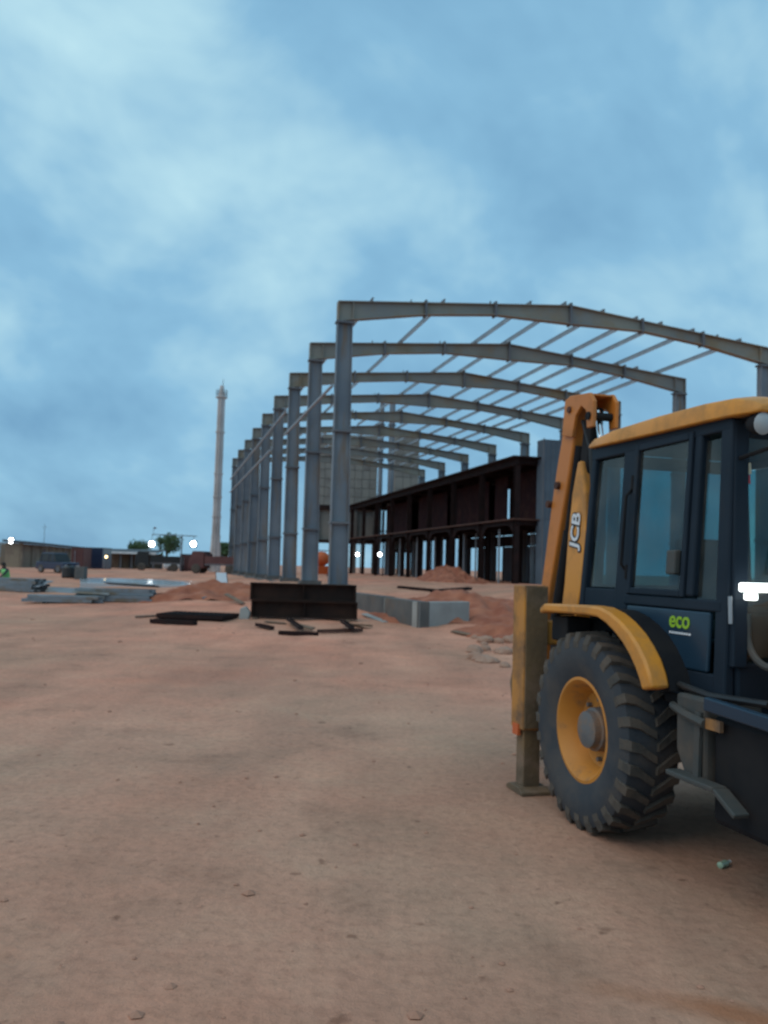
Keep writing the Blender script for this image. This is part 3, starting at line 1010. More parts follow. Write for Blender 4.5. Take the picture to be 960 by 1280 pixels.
def container(label, px0, px1, pyb, D, h, m, depth=2.4, rz=0.0, group=None):
    a, b = at(px0, pyb, D), at(px1, pyb, D)
    wdt = b.x - a.x
    zg = gz(a.x, a.y)
    t = thing('site_container', label, 'container', (a.x, a.y, zg), rz, group)
    MB().box(.03, wdt - .03, .03, depth - .03, .1, h - .04).build('body', m, t)
    n = max(3, int(wdt / .28))
    for k in range(n):
        MB().box(.04 + k * (wdt - .08) / n, .04 + (k + .55) * (wdt - .08) / n, -.012, .029, .16, h - .14).build('rib', m, t)
    MB().box(0, wdt, 0, depth, h - .039, h + .05).build('roof', 'roof_dark', t)
    MB().box(0, wdt, 0, depth, 0, .099).build('base_rail', 'roof_dark', t)
    MB().box(wdt * .3, wdt * .3 + .04, -.05, -.014, .3, h - .3).build('lock_bar', 'galvanised', t)
    return t
container('dark maroon container at the end of the long shed', 88, 104, 706, 86, 2.15, 'container_red')
container('dark blue container next to the maroon one near the long shed', 105, 128, 708, 90, 2.25, 'paint_navy', 3.0)
container('rusty red container under the arm of the two lamp gantry', 224, 241, 708, 92, 1.9, 'container_red', 2.6)
container('pale grey site cabin beside the chimney foot', 243, 263, 706, 112, 1.7, 'galvanised', 3.0)

def canopy(px0, px1, D, yt):
    a, b = at(px0, 706, D), at(px1, 706, D)
    zg = gz(a.x, a.y)
    wdt = b.x - a.x
    h = at(px0, yt, D).z - zg
    t = thing('open_canopy', 'long open sided canopy with white fascia beyond the wet slab', 'canopy', (a.x, a.y, zg))
    for k in range(6):
        for y in (0.2, 4.0):
            MB().box(k * (wdt - .2) / 5, k * (wdt - .2) / 5 + .14, y, y + .14, -.2, h - .01).build('post', 'steel_dark', t)
    MB().hexa([(-.3, -.3, h), (wdt + .3, -.3, h), (wdt + .3, 4.6, h + .45), (-.3, 4.6, h + .45)], [(-.3, -.3, h + .08), (wdt + .3, -.3, h + .08), (wdt + .3, 4.6, h + .53), (-.3, 4.6, h + .53)]).build('roof', 'roof_dark', t)
    MB().box(-.3, wdt + .3, -.36, -.305, h - .12, h + .12).build('fascia', 'white_paint', t)
    MB().box(0, wdt, 4.2, 4.3, -.2, h).build('back_wall', 'plaster_tan', t)
canopy(122, 192, 104, 690)

# parked vehicles far off
def car(name, label, cat, loc, rz, m, L=3.3, Wd=1.5, H=1.5, cabf=(.30, .86), group=None):
    t = thing(name, label, cat, loc, rz, group)
    hb = H * .56
    prof = [(0, .28), (L, .28), (L, hb * .92), (L * .97, hb), (0.04, hb * .97), (0, hb * .8)]
    MB().prism(prof, -Wd / 2, Wd / 2, 'y').build('body', m, t, bevel=.07)
    x0, x1 = L * cabf[0], L * cabf[1]
    g = MB().hexa([(x0, -Wd * .47, hb), (x1 + .12, -Wd * .47, hb), (x1 + .12, Wd * .47, hb), (x0, Wd * .47, hb)],
                  [(x0 + .35, -Wd * .40, H - .06), (x1 - .02, -Wd * .40, H - .06), (x1 - .02, Wd * .40, H - .06), (x0 + .35, Wd * .40, H - .06)])
    gl = g.build('window_band', 'plastic_black', t, bevel=.03)
    MB().hexa([(x0 + .33, -Wd * .41, H - .06), (x1, -Wd * .41, H - .06), (x1, Wd * .41, H - .06), (x0 + .33, Wd * .41, H - .06)],
              [(x0 + .42, -Wd * .37, H), (x1 - .08, -Wd * .37, H), (x1 - .08, Wd * .37, H), (x0 + .42, Wd * .37, H)]).build('roof', m, t, bevel=.02)
    for x in (x0 + .3, (x0 + x1) / 2, x1 - .05):
        for s in (-1, 1):
            MB().bar((x, s * Wd * .47, hb), (x + (.12 if x < L / 2 else -.08), s * Wd * .402, H - .06), .07, .03).build('pillar', m, t)
    for x in (L * .18, L * .80):
        for s in (-1, 1):
            wv = MB().lathe([(-.09, .18), (-.09, .27), (-.06, .30), (.06, .30), (.09, .27), (.09, .18)], 18, 'y').build('wheel', 'black_rubber', t, smooth=True)
            wv.location = (x, s * (Wd / 2 - .05), .30)
            MB().lathe([(-.095, .17), (.095, .17)], 14, 'y').build('rim', 'steel_dark', wv)
    for s in (-1, 1):
        MB().box(L - .02, L + .02, s * Wd * .36 - .12, s * Wd * .36 + .12, hb * .62, hb * .84).build('tail_lamp', 'red_mark', t)
        MB().box(-.02, .02, s * Wd * .34 - .14, s * Wd * .34 + .14, hb * .55, hb * .76).build('headlight', 'lamp_glass', t)
    return t
p = hit(70, 717)
p = at(74, 716, 62)
car('parked_car', 'small dark blue car parked in front of the long low shed', 'car', (p.x + .9, p.y, gz(p.x, p.y) - .02), R(150), 'paint_navy', 3.1, 1.5, 1.5)
p = at(205, 704, 96)
car('parked_car', 'white car parked below the tree by the gantry lamps', 'car', (p.x, p.y, gz(p.x, p.y)), R(20), 'white_paint', 3.6, 1.6, 1.4)

def truck(label, px, D, rz, m):
    p = at(px, 706, D)
    t = thing('parked_truck', label, 'truck', (p.x, p.y, gz(p.x, p.y)), rz)
    MB().prism([(0, .5), (1.5, .5), (1.5, 2.1), (.35, 2.1), (.05, 1.3)], -.95, .95, 'y').build('cab', m, t, bevel=.05)
    MB().box(.10, .14, -.8, .8, 1.3, 1.31).build('wiper', 'plastic_black', t)
    MB().hexa([(.03, -.8, 1.32), (.03, .8, 1.32), (.3, .8, 2.0), (.3, -.8, 2.0)], [(.0, -.8, 1.34), (.0, .8, 1.34), (.28, .8, 2.02), (.28, -.8, 2.02)]).build('windscreen', 'plastic_black', t)
    MB().box(1.6, 5.0, -1.0, 1.0, .8, .95).build('bed', 'steel_dark', t)
    for s in (-1, 1):
        MB().box(1.6, 5.0, s * 1.0 - .04, s * 1.0 + .04, .96, 1.65).build('bed_side', m, t)
    MB().box(1.6, 1.68, -.95, .95, .96, 1.9).build('headboard', m, t)
    for x in (.75, 4.1):
        for s in (-1, 1):
            q = MB().lathe([(-.13, .2), (-.13, .40), (-.09, .45), (.09, .45), (.13, .40), (.13, .2)], 18, 'y').build('wheel', 'black_rubber', t, smooth=True)
            q.location = (x, s * .88, .45)
truck('dark flatbed truck parked under the end of the canopy', 168, 90, R(15), 'plastic_black')
truck('dark maroon flatbed truck near the chimney foot', 240, 80, R(-8), 'container_red')

# black tank and concrete block by the car
p = at(86, 721, 53)
t = thing('plastic_tank', 'black ribbed plastic drum tank in front of the blue car', 'tank', (p.x, p.y, gz(p.x, p.y)))
pr = [(0, .40), (.05, .43)]
for k in range(4):
    z = .08 + k * .15
    pr += [(z, .43), (z + .04, .455), (z + .08, .455), (z + .12, .43)]
pr += [(.70, .40), (.76, .25), (.80, .12)]
MB().lathe(pr, 24, 'z').build('shell', 'plastic_black', t, smooth=True)
MB().lathe([(.80, .14), (.86, .14)], 16, 'z').build('lid', 'plastic_black', t)
p = at(101, 721, 52)
t = thing('concrete_pier', 'stub concrete pier with rebar beside the black drum tank', 'pier', (p.x, p.y, gz(p.x, p.y)))
MB().box(-.3, .3, -.3, .3, -.1, .78).build('block', 'concrete', t, bevel=.02)
for sx in (-.2, .2):
    for sy in (-.2, .2):
        MB().tube([(sx, sy, .7), (sx, sy, 1.05)], .012, 6).build('rebar', 'rust', t)

# wet slab
c0, c1 = at(104, 725, 44), at(232, 722, 44)
slab = MB()
zs = gz((c0.x + c1.x) / 2, 44) + .16
slab.hexa([(c0.x, 43.6, zs - .5), (c1.x + .2, 44.4, zs - .5), (c1.x - 3.0, 66, zs - .5), (c0.x - 7.5, 64, zs - .5)], [(c0.x, 43.6, zs), (c1.x + .2, 44.4, zs), (c1.x - 3.0, 66, zs), (c0.x - 7.5, 64, zs)])
slab = slab.build('concrete_slab', 'slab_wet', None, bevel=.02)
tag(slab, 'pale wet concrete floor slab reflecting the sky', 'slab')

# ------------------------------------------------------------------ lamps
def floodlight_head(parent, loc, size, m='lamp_white', facing=-90):
    h = MB().box(-size * .62, size * .62, .02, .16, -size * .62, size * .62).build('lamp_housing', 'steel_dark', parent, bevel=.02)
    h.location = loc
    l = MB().lathe([(-.05, size * .30), (-.03, size * .5), (.01, size * .55)], 20, 'y').build('lens', m, h)
    return h
p = at(226, 704, 90)
zg = gz(p.x, p.y)
t = thing('lamp_gantry', 'tall steel post with cross arm carrying two lit floodlights', 'floodlight', (p.x, p.y, zg))
za = at(222, 669.5, 90).z - zg
MB().tube([(0, 0, -.2), (0, 0, za + .1)], [.09, .06], 10).build('post', 'steel_dark', t, smooth=True)
xa, xb = at(190, 669, 90).x - p.x, at(246, 670, 90).x - p.x
MB().tube([(xa, 0, za + .05), (xb, 0, za)], .045, 8).build('cross_arm', 'steel_dark', t)
MB().tube([(xa + .15, 0, za), (xa + .15, 0, za + .8)], .025, 6).build('mast', 'steel_dark', t)
MB().box(xa + .12, xa + .42, -.01, .01, za + .66, za + .82).build('pennant', 'container_red', t)
for px_, py_ in ((190, 680), (242, 680)):
    q = at(px_, py_, 90)
    z = q.z - zg
    floodlight_head(t, (q.x - p.x, -.12, z), .56)
    MB().tube([(q.x - p.x, .03, z + .3), (q.x - p.x, 0, za)], .03, 6).build('hanger', 'steel_dark', t)
def pole_lamp(label, px_, py_, D, size, m='lamp_white'):
    q = at(px_, py_, D)
    zg = gz(q.x, q.y)
    t = thing('flood_lamp', label, 'floodlight', (q.x, q.y, zg))
    MB().tube([(0, .12, -.2), (0, .12, q.z - zg + .3)], .05, 8).build('post', 'steel_dark', t)
    floodlight_head(t, (0, -.06, q.z - zg), size, m)
    return t
pole_lamp('lit white floodlight on a post above the tan boundary wall', 14, 676, 90, .52)
pole_lamp('small lit yellow lamp under the white canopy fascia', 133, 696, 88, .26, 'lamp_yellow')
for px_, lb in ((447, 'lit round lamp hanging below the far first floor edge of the rusty structure'), (475, 'lit round lamp hanging one bay nearer below the rusty structure edge')):
    u, v, z = on_u(px_, 693, UM - .1)
    q = loc_uv(u, v, 0)
    t = thing('hanging_lamp', lb, 'lamp', (q.x, q.y, z), YAW)
    hh_ = MB().lathe([(.03, .30), (.12, .28), (.2, .14)], 18, 'y').build('lamp_housing', 'steel_dark', t, smooth=True)
    MB().lathe([(-.08, .10), (-.04, .16), (.03, .20)], 20, 'y').build('lens', 'lamp_white', t)
    MB().tube([(0, .1, .3), (0.1, .1, ZF + BZ - .2 - z)], .03, 6).build('hanger', 'steel_dark', t)
q = at(55, 676, 110)
zg = gz(q.x, q.y)
t = thing('antenna_mast', 'thin antenna mast rising above the long shed roof', 'mast', (q.x, q.y, zg))
MB().tube([(0, 0, -.2), (0, 0, at(55, 655, 110).z - zg)], [.05, .025], 6).build('pole', 'steel_dark', t)
MB().tube([(-.3, 0, at(55, 659, 110).z - zg), (.3, 0, at(55, 659, 110).z - zg)], .02, 6).build('cross_bar', 'steel_dark', t)

# ------------------------------------------------------------------ trees
def tree(label, px, pyb, D, h, spread, seed, n=1500):
    r = random.Random(seed)
    q = at(px, pyb, D)
    zg = gz(q.x, q.y)
    t = thing('tree', label, 'tree', (q.x, q.y, zg), 0, 'trees beyond the yard')
    m = MB()
    m.tube([(0, 0, -.3), (.05, .03, h * .25), (-.04, .05, h * .5), (.02, 0, h * .75)], [.2, .15, .1, .04], 8)
    cl_ = []
    for k in range(11):
        a = r.uniform(0, 6.28)
        z0 = h * r.uniform(.28, .6)
        e_ = Vector((math.cos(a) * spread * r.uniform(.4, .85), math.sin(a) * spread * r.uniform(.4, .85), h * r.uniform(.5, .9)))
        m.tube([(0, 0, z0), tuple(e_ * .5 + Vector((0, 0, z0 * .5 + .15))), tuple(e_)], [.08, .05, .02], 6)
        cl_.append((e_, r.uniform(.35, .62) * spread))
    cl_.append((Vector((0, 0, h * .86)), spread * .5))
    m.build('trunk', 'bark', t, smooth=True)
    c = MB()
    for k in range(n):
        ce, rad = r.choice(cl_)
        d_ = Vector((r.gauss(0, 1), r.gauss(0, 1), r.gauss(0, .75)))
        d_ = d_.normalized() * rad * r.random() ** .45
        pp = ce + d_
        s = r.uniform(.10, .24)
        a1 = Vector((r.gauss(0, 1), r.gauss(0, 1), r.gauss(0, 1))).normalized()
        a2 = a1.orthogonal().normalized()
        c.add([pp - a1 * s, pp + a2 * s * .5, pp + a1 * s, pp - a2 * s * .5], [(0, 1, 2, 3)])
    c.build('crown', 'leaf', t)
tree('round green tree standing behind the right gantry floodlight', 208, 704, 118, 4.6, 2.0, 1)
tree('low green tree beside the mast of the two lamp gantry', 174, 702, 122, 3.7, 1.7, 2)
tree('dark bushy tree between the chimney and the first columns', 283, 706, 106, 3.6, 1.3, 3)

# ------------------------------------------------------------------ girders, concrete, scrap in the middle distance
def girder_mesh(L, h, wd):
    m = MB()
    t_ = .035
    m.box(0, L, -.012, .012, t_, h - t_)
    m.box(0, L, -wd / 2, wd / 2, 0, t_ - .001)
    m.box(0, L, -wd / 2, wd / 2, h - t_ + .001, h)
    return m
p = hit(312, 774)
q = hit(446, 778)
gl_ = (q - p)
gl_.z = 0
zg = min(gz(p.x, p.y), gz(q.x, q.y)) - .02
ang = math.atan2(gl_.y, gl_.x)
Lg = gl_.length
Hg = (at(378, 730, p.y).z - zg - .1) / 2
for k, (lb, dx, dy) in enumerate((('lower dark rusty plate girder of the two girder stack before the hall', 0.0, 0), ('upper dark rusty plate girder resting on another before the hall', -.05, .03))):
    t = thing('plate_girder', lb, 'girder', (p.x + dx, p.y + .2 + dy, zg + .09 + k * (Hg + .012)), ang, 'stacked plate girders')
    girder_mesh(Lg, Hg, .36).build('section', 'girder_black', t)
    n = 2
    st = MB().box(-.012, .012, -.165, -.0125, .036, Hg - .036).mesh('stiffener', 'girder_black')
    for i in range(n + 1):
        put(st, 'stiffener', t, (.05 + i * (Lg - .1) / n, 0, 0))
for k, x in enumerate((.15, Lg - .3)):
    o = MB().box(-.08, .08, -.35, .35, -.1, .088).build('timber_sleeper', 'timber', None, bevel=.01)
    c_ = Vector((p.x, p.y + .2, zg)) + Vector((math.cos(ang), math.sin(ang), 0)) * x
    o.location = c_
    o.rotation_euler = (0, 0, ang)
    tag(o, 'short timber packer under the end of the girder stack', 'timber', 'packers under the girders')
q = at(307, 748, p.y + .1)
o = MB().prism([(-.16, -.2), (.12, -.2), (.16, .02), (.02, .2), (-.13, .14)], -.12, .14, 'y').build('concrete_lump', 'concrete_pale', None, bevel=.03)
o.location = (q.x, q.y, gz(q.x, q.y) + .18)
tag(o, 'pale broken concrete lump leaning at the left end of the girders', 'concrete lump')

# concrete footing wall: two runs meeting at a corner
cn = hit(522, 785)
ta = Vector((-.33, .944, 0)).normalized()
tb = Vector((.75, .66, 0)).normalized()
foot = thing('concrete_footing', 'low grey concrete foundation corner wall right of the dark girders', 'foundation', (cn.x, cn.y, cn.z))
HC = at(522, 752, cn.y).z - cn.z
for k, (a, b, m_n, dz) in enumerate(((0.0, 2.75, 'concrete', 0), (2.80, 7.0, 'concrete', .02))):
    A0, A1 = ta * a, ta * b
    nn = Vector((.944, .33, 0)) * .35
    z0, z1 = Vector((0, 0, -.6)), Vector((0, 0, HC + dz))
    MB().hexa([A0 + z0, A0 + nn + z0, A1 + nn + z0, A1 + z0], [A0 + z1, A0 + nn + z1, A1 + nn + z1, A1 + z1]).build('wall_section', m_n, foot, bevel=.02)
j0 = ta * 2.752
j1 = ta * 2.798
nn = Vector((.944, .33, 0))
off = nn * -.015
MB().hexa([j0 + off + Vector((0, 0, -.6)), j0 + nn * .3 + Vector((0, 0, -.6)), j1 + nn * .3 + Vector((0, 0, -.6)), j1 + off + Vector((0, 0, -.6))],
          [j0 + off + Vector((0, 0, HC - .02)), j0 + nn * .3 + Vector((0, 0, HC - .02)), j1 + nn * .3 + Vector((0, 0, HC - .02)), j1 + off + Vector((0, 0, HC - .02))]).build('joint_filler', 'concrete_pale', foot)
s0 = tb * .02 + Vector((.02, -.01, 0))
s1 = tb * 2.1
n2 = Vector((-.66, .75, 0)) * .3
z0, z1 = Vector((0, 0, -.7)), Vector((0, 0, HC - .012))
MB().hexa([s0 + z0, s1 + z0, s1 + n2 + z0, s0 + n2 + z0], [s0 + z1, s1 + z1, s1 + n2 + z1, s0 + n2 + z1]).build('wall_section', 'concrete_pale', foot, bevel=.02)
# soil filled inside the corner
def heap(name, label, cx, cy, rx, ry, h, seed, rz=0.0, m='soil_red', z=None, n=64):
    g = np.linspace(-1, 1, n)
    X, Y = np.meshgrid(g, g)
    rr = np.hypot(X, Y)
    a = np.arctan2(Y, X)
    edge = 1 + .22 * vnoise(np.cos(a) * 1.7 + seed, np.sin(a) * 1.7 + seed)
    prof = np.clip(1 - rr / edge, 0, 1)
    Zl = h * (prof ** .85) * (1 + .95 * vnoise(X * 2.7 + seed * 3, Y * 2.7)) + h * .38 * vnoise(X * 8 + seed, Y * 8) * (prof > 0) + h * .22 * vnoise(X * 17 + seed, Y * 17 + 3) * (prof > 0) * np.minimum(1, prof * 4)
    cr_, sr = math.cos(rz), math.sin(rz)
    wx, wy = X * rx * cr_ - Y * ry * sr, X * rx * sr + Y * ry * cr_
    base = gz(cx, cy)
    Zw = terrain(cx + wx, cy + wy) - base + np.where(prof > 0, Zl, -.12) - .01
    vs = np.stack([wx.ravel(), wy.ravel(), Zw.ravel()], 1).tolist()
    ii = np.arange(n * n).reshape(n, n)
    fs = np.stack([ii[:-1, :-1].ravel(), ii[:-1, 1:].ravel(), ii[1:, 1:].ravel(), ii[1:, :-1].ravel()], 1).tolist()
    me = bpy.data.meshes.new(name)
    me.from_pydata(vs, [], fs)
    me.polygons.foreach_set('use_smooth', [True] * len(me.polygons))
    me.materials.append(MATS[m])
    o = bpy.data.objects.new(name, me)
    col.objects.link(o)
    o.location = (cx, cy, base)
    tag(o, label, 'dirt heap')
    return o
c_ = cn + ta * 2.3 + tb * 2.4
heap('soil_heap', 'soil fill banked behind the grey concrete foundation corner', c_.x + .5, c_.y + .6, 3.2, 3.6, .62, 5)
q = hit(262, 750)
heap('soil_heap', 'reddish soil mound between the blue panel and the girder stack', q.x - .3, q.y + 2.0, 3.6, 2.2, .50, 8)
q = loc_uv(UM - 1.6, VM + 7, 0)
heap('soil_heap', 'red earth mound heaped before the dark two storey structure', q.x, q.y, 7.5, 2.4, .95, 11, YAW + R(80))
q = hit(626, 800)
heap('soil_heap', 'rough rubble strewn bank beside the yellow stabiliser leg', q.x + 2.2, q.y + 1.9, 3.2, 2.0, .5, 14, 0.2)

# rocks on the bank
def rock_mesh(seed, s):
    bm = bmesh.new()
    bmesh.ops.create_icosphere(bm, subdivisions=2, radius=1)
    r = random.Random(seed)
    ax = (r.uniform(.7, 1.2), r.uniform(.7, 1.1), r.uniform(.5, .8))
    for v_ in bm.verts:
        k = 1 + .35 * float(vnoise(v_.co.x * 1.6 + seed * 3.1, v_.co.y * 1.6 + v_.co.z * 1.3))
        v_.co = Vector((v_.co.x * ax[0], v_.co.y * ax[1], v_.co.z * ax[2])) * k * s
    me = bpy.data.meshes.new('rock')
    bm.to_mesh(me)
    bm.free()
    me.materials.append(MATS['rock'])
    return me
rms = [rock_mesh(k, 1) for k in range(5)]
for k in range(16):
    px_, py_ = rnd.uniform(592, 650), rnd.uniform(795, 836)
    q = hit(px_, py_)
    o = bpy.data.objects.new('rock', rms[k % 5])
    col.objects.link(o)
    s = rnd.uniform(.07, .22)
    o.scale = (s, s, s)
    o.location = (q.x, q.y, gz(q.x, q.y) + s * .15)
    o.rotation_euler = (0, 0, rnd.uniform(0, 6))
    tag(o, 'rough brown rock on the rubble bank beside the stabiliser leg', 'rock', 'rocks on the rubble bank')

# pebbles and clods over the yard
m = MB()
ico = [(0, 0, 1), (.9, 0, .3), (.3, .85, .25), (-.75, .5, .3), (-.7, -.55, .2), (.3, -.85, .3), (0, 0, -.6)]
icf = [(0, 1, 2), (0, 2, 3), (0, 3, 4), (0, 4, 5), (0, 5, 1), (6, 2, 1), (6, 3, 2), (6, 4, 3), (6, 5, 4), (6, 1, 5)]
for k in range(700):
    y = 1.8 + 22 * rnd.random() ** 1.8
    x = rnd.uniform(-.55, .5) * (y + 1)
    s = .004 + .014 * rnd.random() ** 4 * (1 + y / 8)
    if k % 9 == 0:
        s *= 1.8
    a = rnd.uniform(0, 6.28)
    z = gz(x, y)
    m.add([(x + s * (c[0] * math.cos(a) - c[1] * math.sin(a)), y + s * (c[0] * math.sin(a) + c[1] * math.cos(a)), z + s * .55 * c[2]) for c in ico], icf)
o = m.build('pebbles', 'clod')
o['kind'] = 'stuff'

# grating and bars lying on the ground
a = hit(212, 768)
b = hit(284, 776)
ctr = hit(248, 773)
t = thing('steel_grating', 'dark rusty steel grating lying flat on the ground', 'grating', (ctr.x, ctr.y, gz(ctr.x, ctr.y) + .10), R(-8))
gw, gd = 1.9, 1.5
bm_ = MB().box(-.02, .02, -gd / 2, gd / 2, -.05, .05).mesh('bar', 'rust_dark')
for k in range(15):
    put(bm_, 'bar', t, (-gw / 2 + k * gw / 14, 0, 0))
for y in (-gd / 2, -gd / 4, 0, gd / 4, gd / 2):
    MB().box(-gw / 2 - .03, gw / 2 + .03, y - .02, y + .02, -.06, .035).build('cross_bar', 'rust_dark', t)
MB().box(-gw / 2, gw / 2, -gd / 2, gd / 2, -.085, -.062).build('backing_plate', 'rust_dark', t)
def scrap(label, x0, y0, x1, y1, wd, ht, m, lift=0.0, grp=None):
    a, b = hit(x0, y0), hit(x1, y1)
    mid = (a + b) / 2
    d = b - a
    L = max(.2, math.hypot(d.x, d.y))
    mm = MB()
    mm.box(-L / 2, L / 2, -wd / 2, wd / 2, 0, .018)
    mm.box(-L / 2, L / 2, -wd / 2, -wd / 2 + .018, .0185, ht)
    mm.box(-L / 2, L / 2, wd / 2 - .018, wd / 2, .0185, ht)
    o = mm.build('steel_channel', m)
    o.location = (mid.x, mid.y, gz(mid.x, mid.y) + .02 + lift)
    o.rotation_euler = (rnd.uniform(-.15, .15), -math.atan2(gz(b.x, b.y) - gz(a.x, a.y), L), math.atan2(d.y, d.x))
    tag(o, label, 'steel channel', grp)
scrap('rusty steel channel lying along the near edge of the grating', 190, 779, 244, 782, .16, .11, 'rust_dark')
scrap('short rusty channel offcut between the grating and the loose bars', 321, 784, 340, 788, .14, .09, 'rust_dark')
scrap('long rusty channel lying at the front of the loose bars', 348, 793, 398, 795, .12, .09, 'rust_dark')
scrap('rusty channel resting askew on the loose bars before the girders', 360, 780, 376, 792, .12, .08, 'rust_dark', .1)
scrap('flat rusty channel at the right of the loose bars', 398, 792, 452, 790, .13, .08, 'rust')
scrap('tilted rusty offcut at the end of the loose bars', 428, 783, 440, 792, .13, .08, 'rust_dark', .08)
scrap('dark channel lying on the ground right of the concrete corner', 498, 735, 560, 741, .16, .12, 'rust_dark')
scrap('dark channel lying across another right of the concrete corner', 540, 741, 588, 737, .16, .12, 'rust_dark', .08)

def plank(label, x0, y0, x1, y1, wd, th, m, lift=0.0, tilt=0.0, grp='loose boards on the ground before the hall'):
    a, b = hit(x0, y0), hit(x1, y1)
    mid = (a + b) / 2
    L = max(.25, math.hypot(b.x - a.x, b.y - a.y))
    o = MB().hexa([(-L / 2, -wd / 2, 0), (L / 2, -wd / 2 + .02, 0), (L / 2 - .04, wd / 2, 0), (-L / 2 + .03, wd / 2 - .01, 0)],
                  [(-L / 2, -wd / 2, th), (L / 2, -wd / 2 + .02, th), (L / 2 - .04, wd / 2, th), (-L / 2 + .03, wd / 2 - .01, th)]).build('board', m, None, bevel=.006, seg=1)
    o.location = (mid.x, mid.y, gz(mid.x, mid.y) + .015 + lift)
    o.rotation_euler = (tilt, -math.atan2(gz(b.x, b.y) - gz(a.x, a.y), L) + tilt * .4, math.atan2(b.y - a.y, b.x - a.x))
    tag(o, label, 'board', grp)
plank('weathered board tilted against the loose rusty channels', 366, 786, 392, 789, .20, .04, 'timber', .06, .2)
plank('dark board lying in front of the girder stack bottom flange', 330, 779, 358, 781, .18, .04, 'timber', 0, .05)
plank('short dark board poking out under the girder stack end', 436, 781, 462, 786, .22, .05, 'timber', .02, -.1)
plank('pale board lying between the concrete corner and the girders', 455, 770, 482, 778, .2, .04, 'concrete_pale', 0, .1)
plank('brown board lying near the rubble bank', 566, 792, 600, 797, .18, .04, 'timber', .02, .1)
plank('thin board on the ground left of the rusty grating', 168, 773, 196, 771, .14, .04, 'timber', 0, .05)
plank('crooked board leaning over the red soil mound', 282, 752, 304, 757, .16, .04, 'timber', .12, .25)
plank('grey board lying on the red soil mound', 232, 745, 256, 750, .2, .05, 'sheet_grey', .15, .2)

# piles of grey steel sections at the left
def bundle(label, px, py, L, n, rows, rz, grp):
    q = hit(px, py)
    t = thing('section_bundle', label, 'steel bundle', (q.x, q.y, gz(q.x, q.y)), rz, grp)
    pr_ = MB()
    pr_.box(-L / 2, L / 2, -.09, .09, 0, .012)
    pr_.box(-L / 2, L / 2, -.09, -.078, .0125, .11)
    pr_.box(-L / 2, L / 2, .078, .09, .0125, .11)
    pr_.box(-L / 2, L / 2, -.0775, .0775, .10, .1098)
    me_ = pr_.mesh('section', 'sheet_grey')
    for r_ in range(rows):
        for k in range(n - (r_ // 2)):
            put(me_, 'section', t, (rnd.uniform(-.18, .18), k * .195 + (r_ // 2) * .1, .03 + r_ * .118), (0, 0, rnd.uniform(-.012, .012)))
    for x in (-L * .3, L * .3):
        MB().box(x - .05, x + .05, -.1, n * .195, -.08, .028).build('bearer', 'timber', t)
bundle('low bundle of grey steel sections with the lowest stack, left of the taller bundle', 78, 754, 2.4, 5, 2, R(6), 'grey steel bundles')
bundle('longer grey steel bundle stacked higher, nearer the blue white panel', 140, 753, 2.7, 5, 4, R(3), 'grey steel bundles')
bundle('grey steel bundle the crouching person leans over', 14, 740, 2.4, 6, 5, R(-12), 'grey steel bundles')

def loose_sheet(label, px, py, L, wd, rz, tilt, lift):
    q = hit(px, py)
    nseg = 10
    pts = [(-wd / 2 + k * wd / nseg, .02 * math.sin(k * 1.3) + (.035 if k % 2 else 0)) for k in range(nseg + 1)]
    o = MB().prism(pts + [(p_[0], p_[1] + .008) for p_ in reversed(pts)], -L / 2, L / 2, 'x').build('loose_sheet', 'sheet_grey')
    o.location = (q.x, q.y + .5, gz(q.x, q.y) + lift)
    o.rotation_euler = (tilt, rnd.uniform(-.05, .05), rz)
    tag(o, label, 'metal sheet')
loose_sheet('crooked ribbed grey sheet thrown over the low steel bundle', 92, 752, 2.2, .8, R(12), .18, .36)
loose_sheet('bent ribbed grey sheet lying across the taller steel bundle', 158, 752, 2.0, .8, R(-6), -.12, .60)
loose_sheet('ribbed grey sheet slanting off the bundle by the person', 34, 741, 1.8, .9, R(-25), .3, .42)

# leaning panel
q = hit(279, 727)
q = at(279, 726, 38)
zg = gz(q.x, q.y)
t = thing('leaning_panel', 'pale blue white sheet panel leaning on a trestle near the chimney', 'panel', (q.x, q.y, zg))
MB().hexa([(-.22, -.2, .02), (.26, -.2, .02), (.26, -.16, .02), (-.22, -.16, .02)], [(-.36, .1, .74), (.10, .1, .74), (.10, .14, .74), (-.36, .14, .74)]).build('sheet', 'tarp_blue', t)
for sx in (-.3, .15):
    MB().bar((sx, .55, -.1), (sx - .08, .16, .78), .06, .06).build('trestle_leg', 'timber', t)

# orange mixer between the first columns
q = at(401, 716, 66)
zg = gz(q.x, q.y)
t = thing('concrete_mixer', 'orange concrete mixer standing between the first two grey columns', 'concrete mixer', (q.x, q.y, zg), R(20))
MB().lathe([(-.62, .25), (-.5, .42), (-.1, .58), (.25, .56), (.62, .30)], 22, 'x', (0, 0, 1.35)).build('drum', 'orange_paint', t, smooth=True)
MB().hexa([(-.5, -.7, .15), (.5, -.7, .15), (.5, -.3, .15), (-.5, -.3, .15)], [(-.7, -.95, .8), (.7, -.95, .8), (.6, -.3, .8), (-.6, -.3, .8)]).build('hopper', 'orange_paint', t)
for sx in (-.7, .7):
    MB().bar((sx, -.4, .3), (sx, .05, 1.4), .08, .08).build('frame_leg', 'container_red', t)
    MB().bar((sx, .45, .3), (sx, .05, 1.4), .08, .08).build('frame_leg', 'container_red', t)
    for y in (-.4, .45):
        wv = MB().lathe([(-.06, .12), (-.06, .26), (.06, .26), (.06, .12)], 16, 'x').build('wheel', 'black_rubber', t, smooth=True)
        wv.location = (sx, y, .26)
MB().bar((-.7, 0, 2.0), (.7, 0, 2.0), .07, .07).build('top_rail', 'container_red', t)

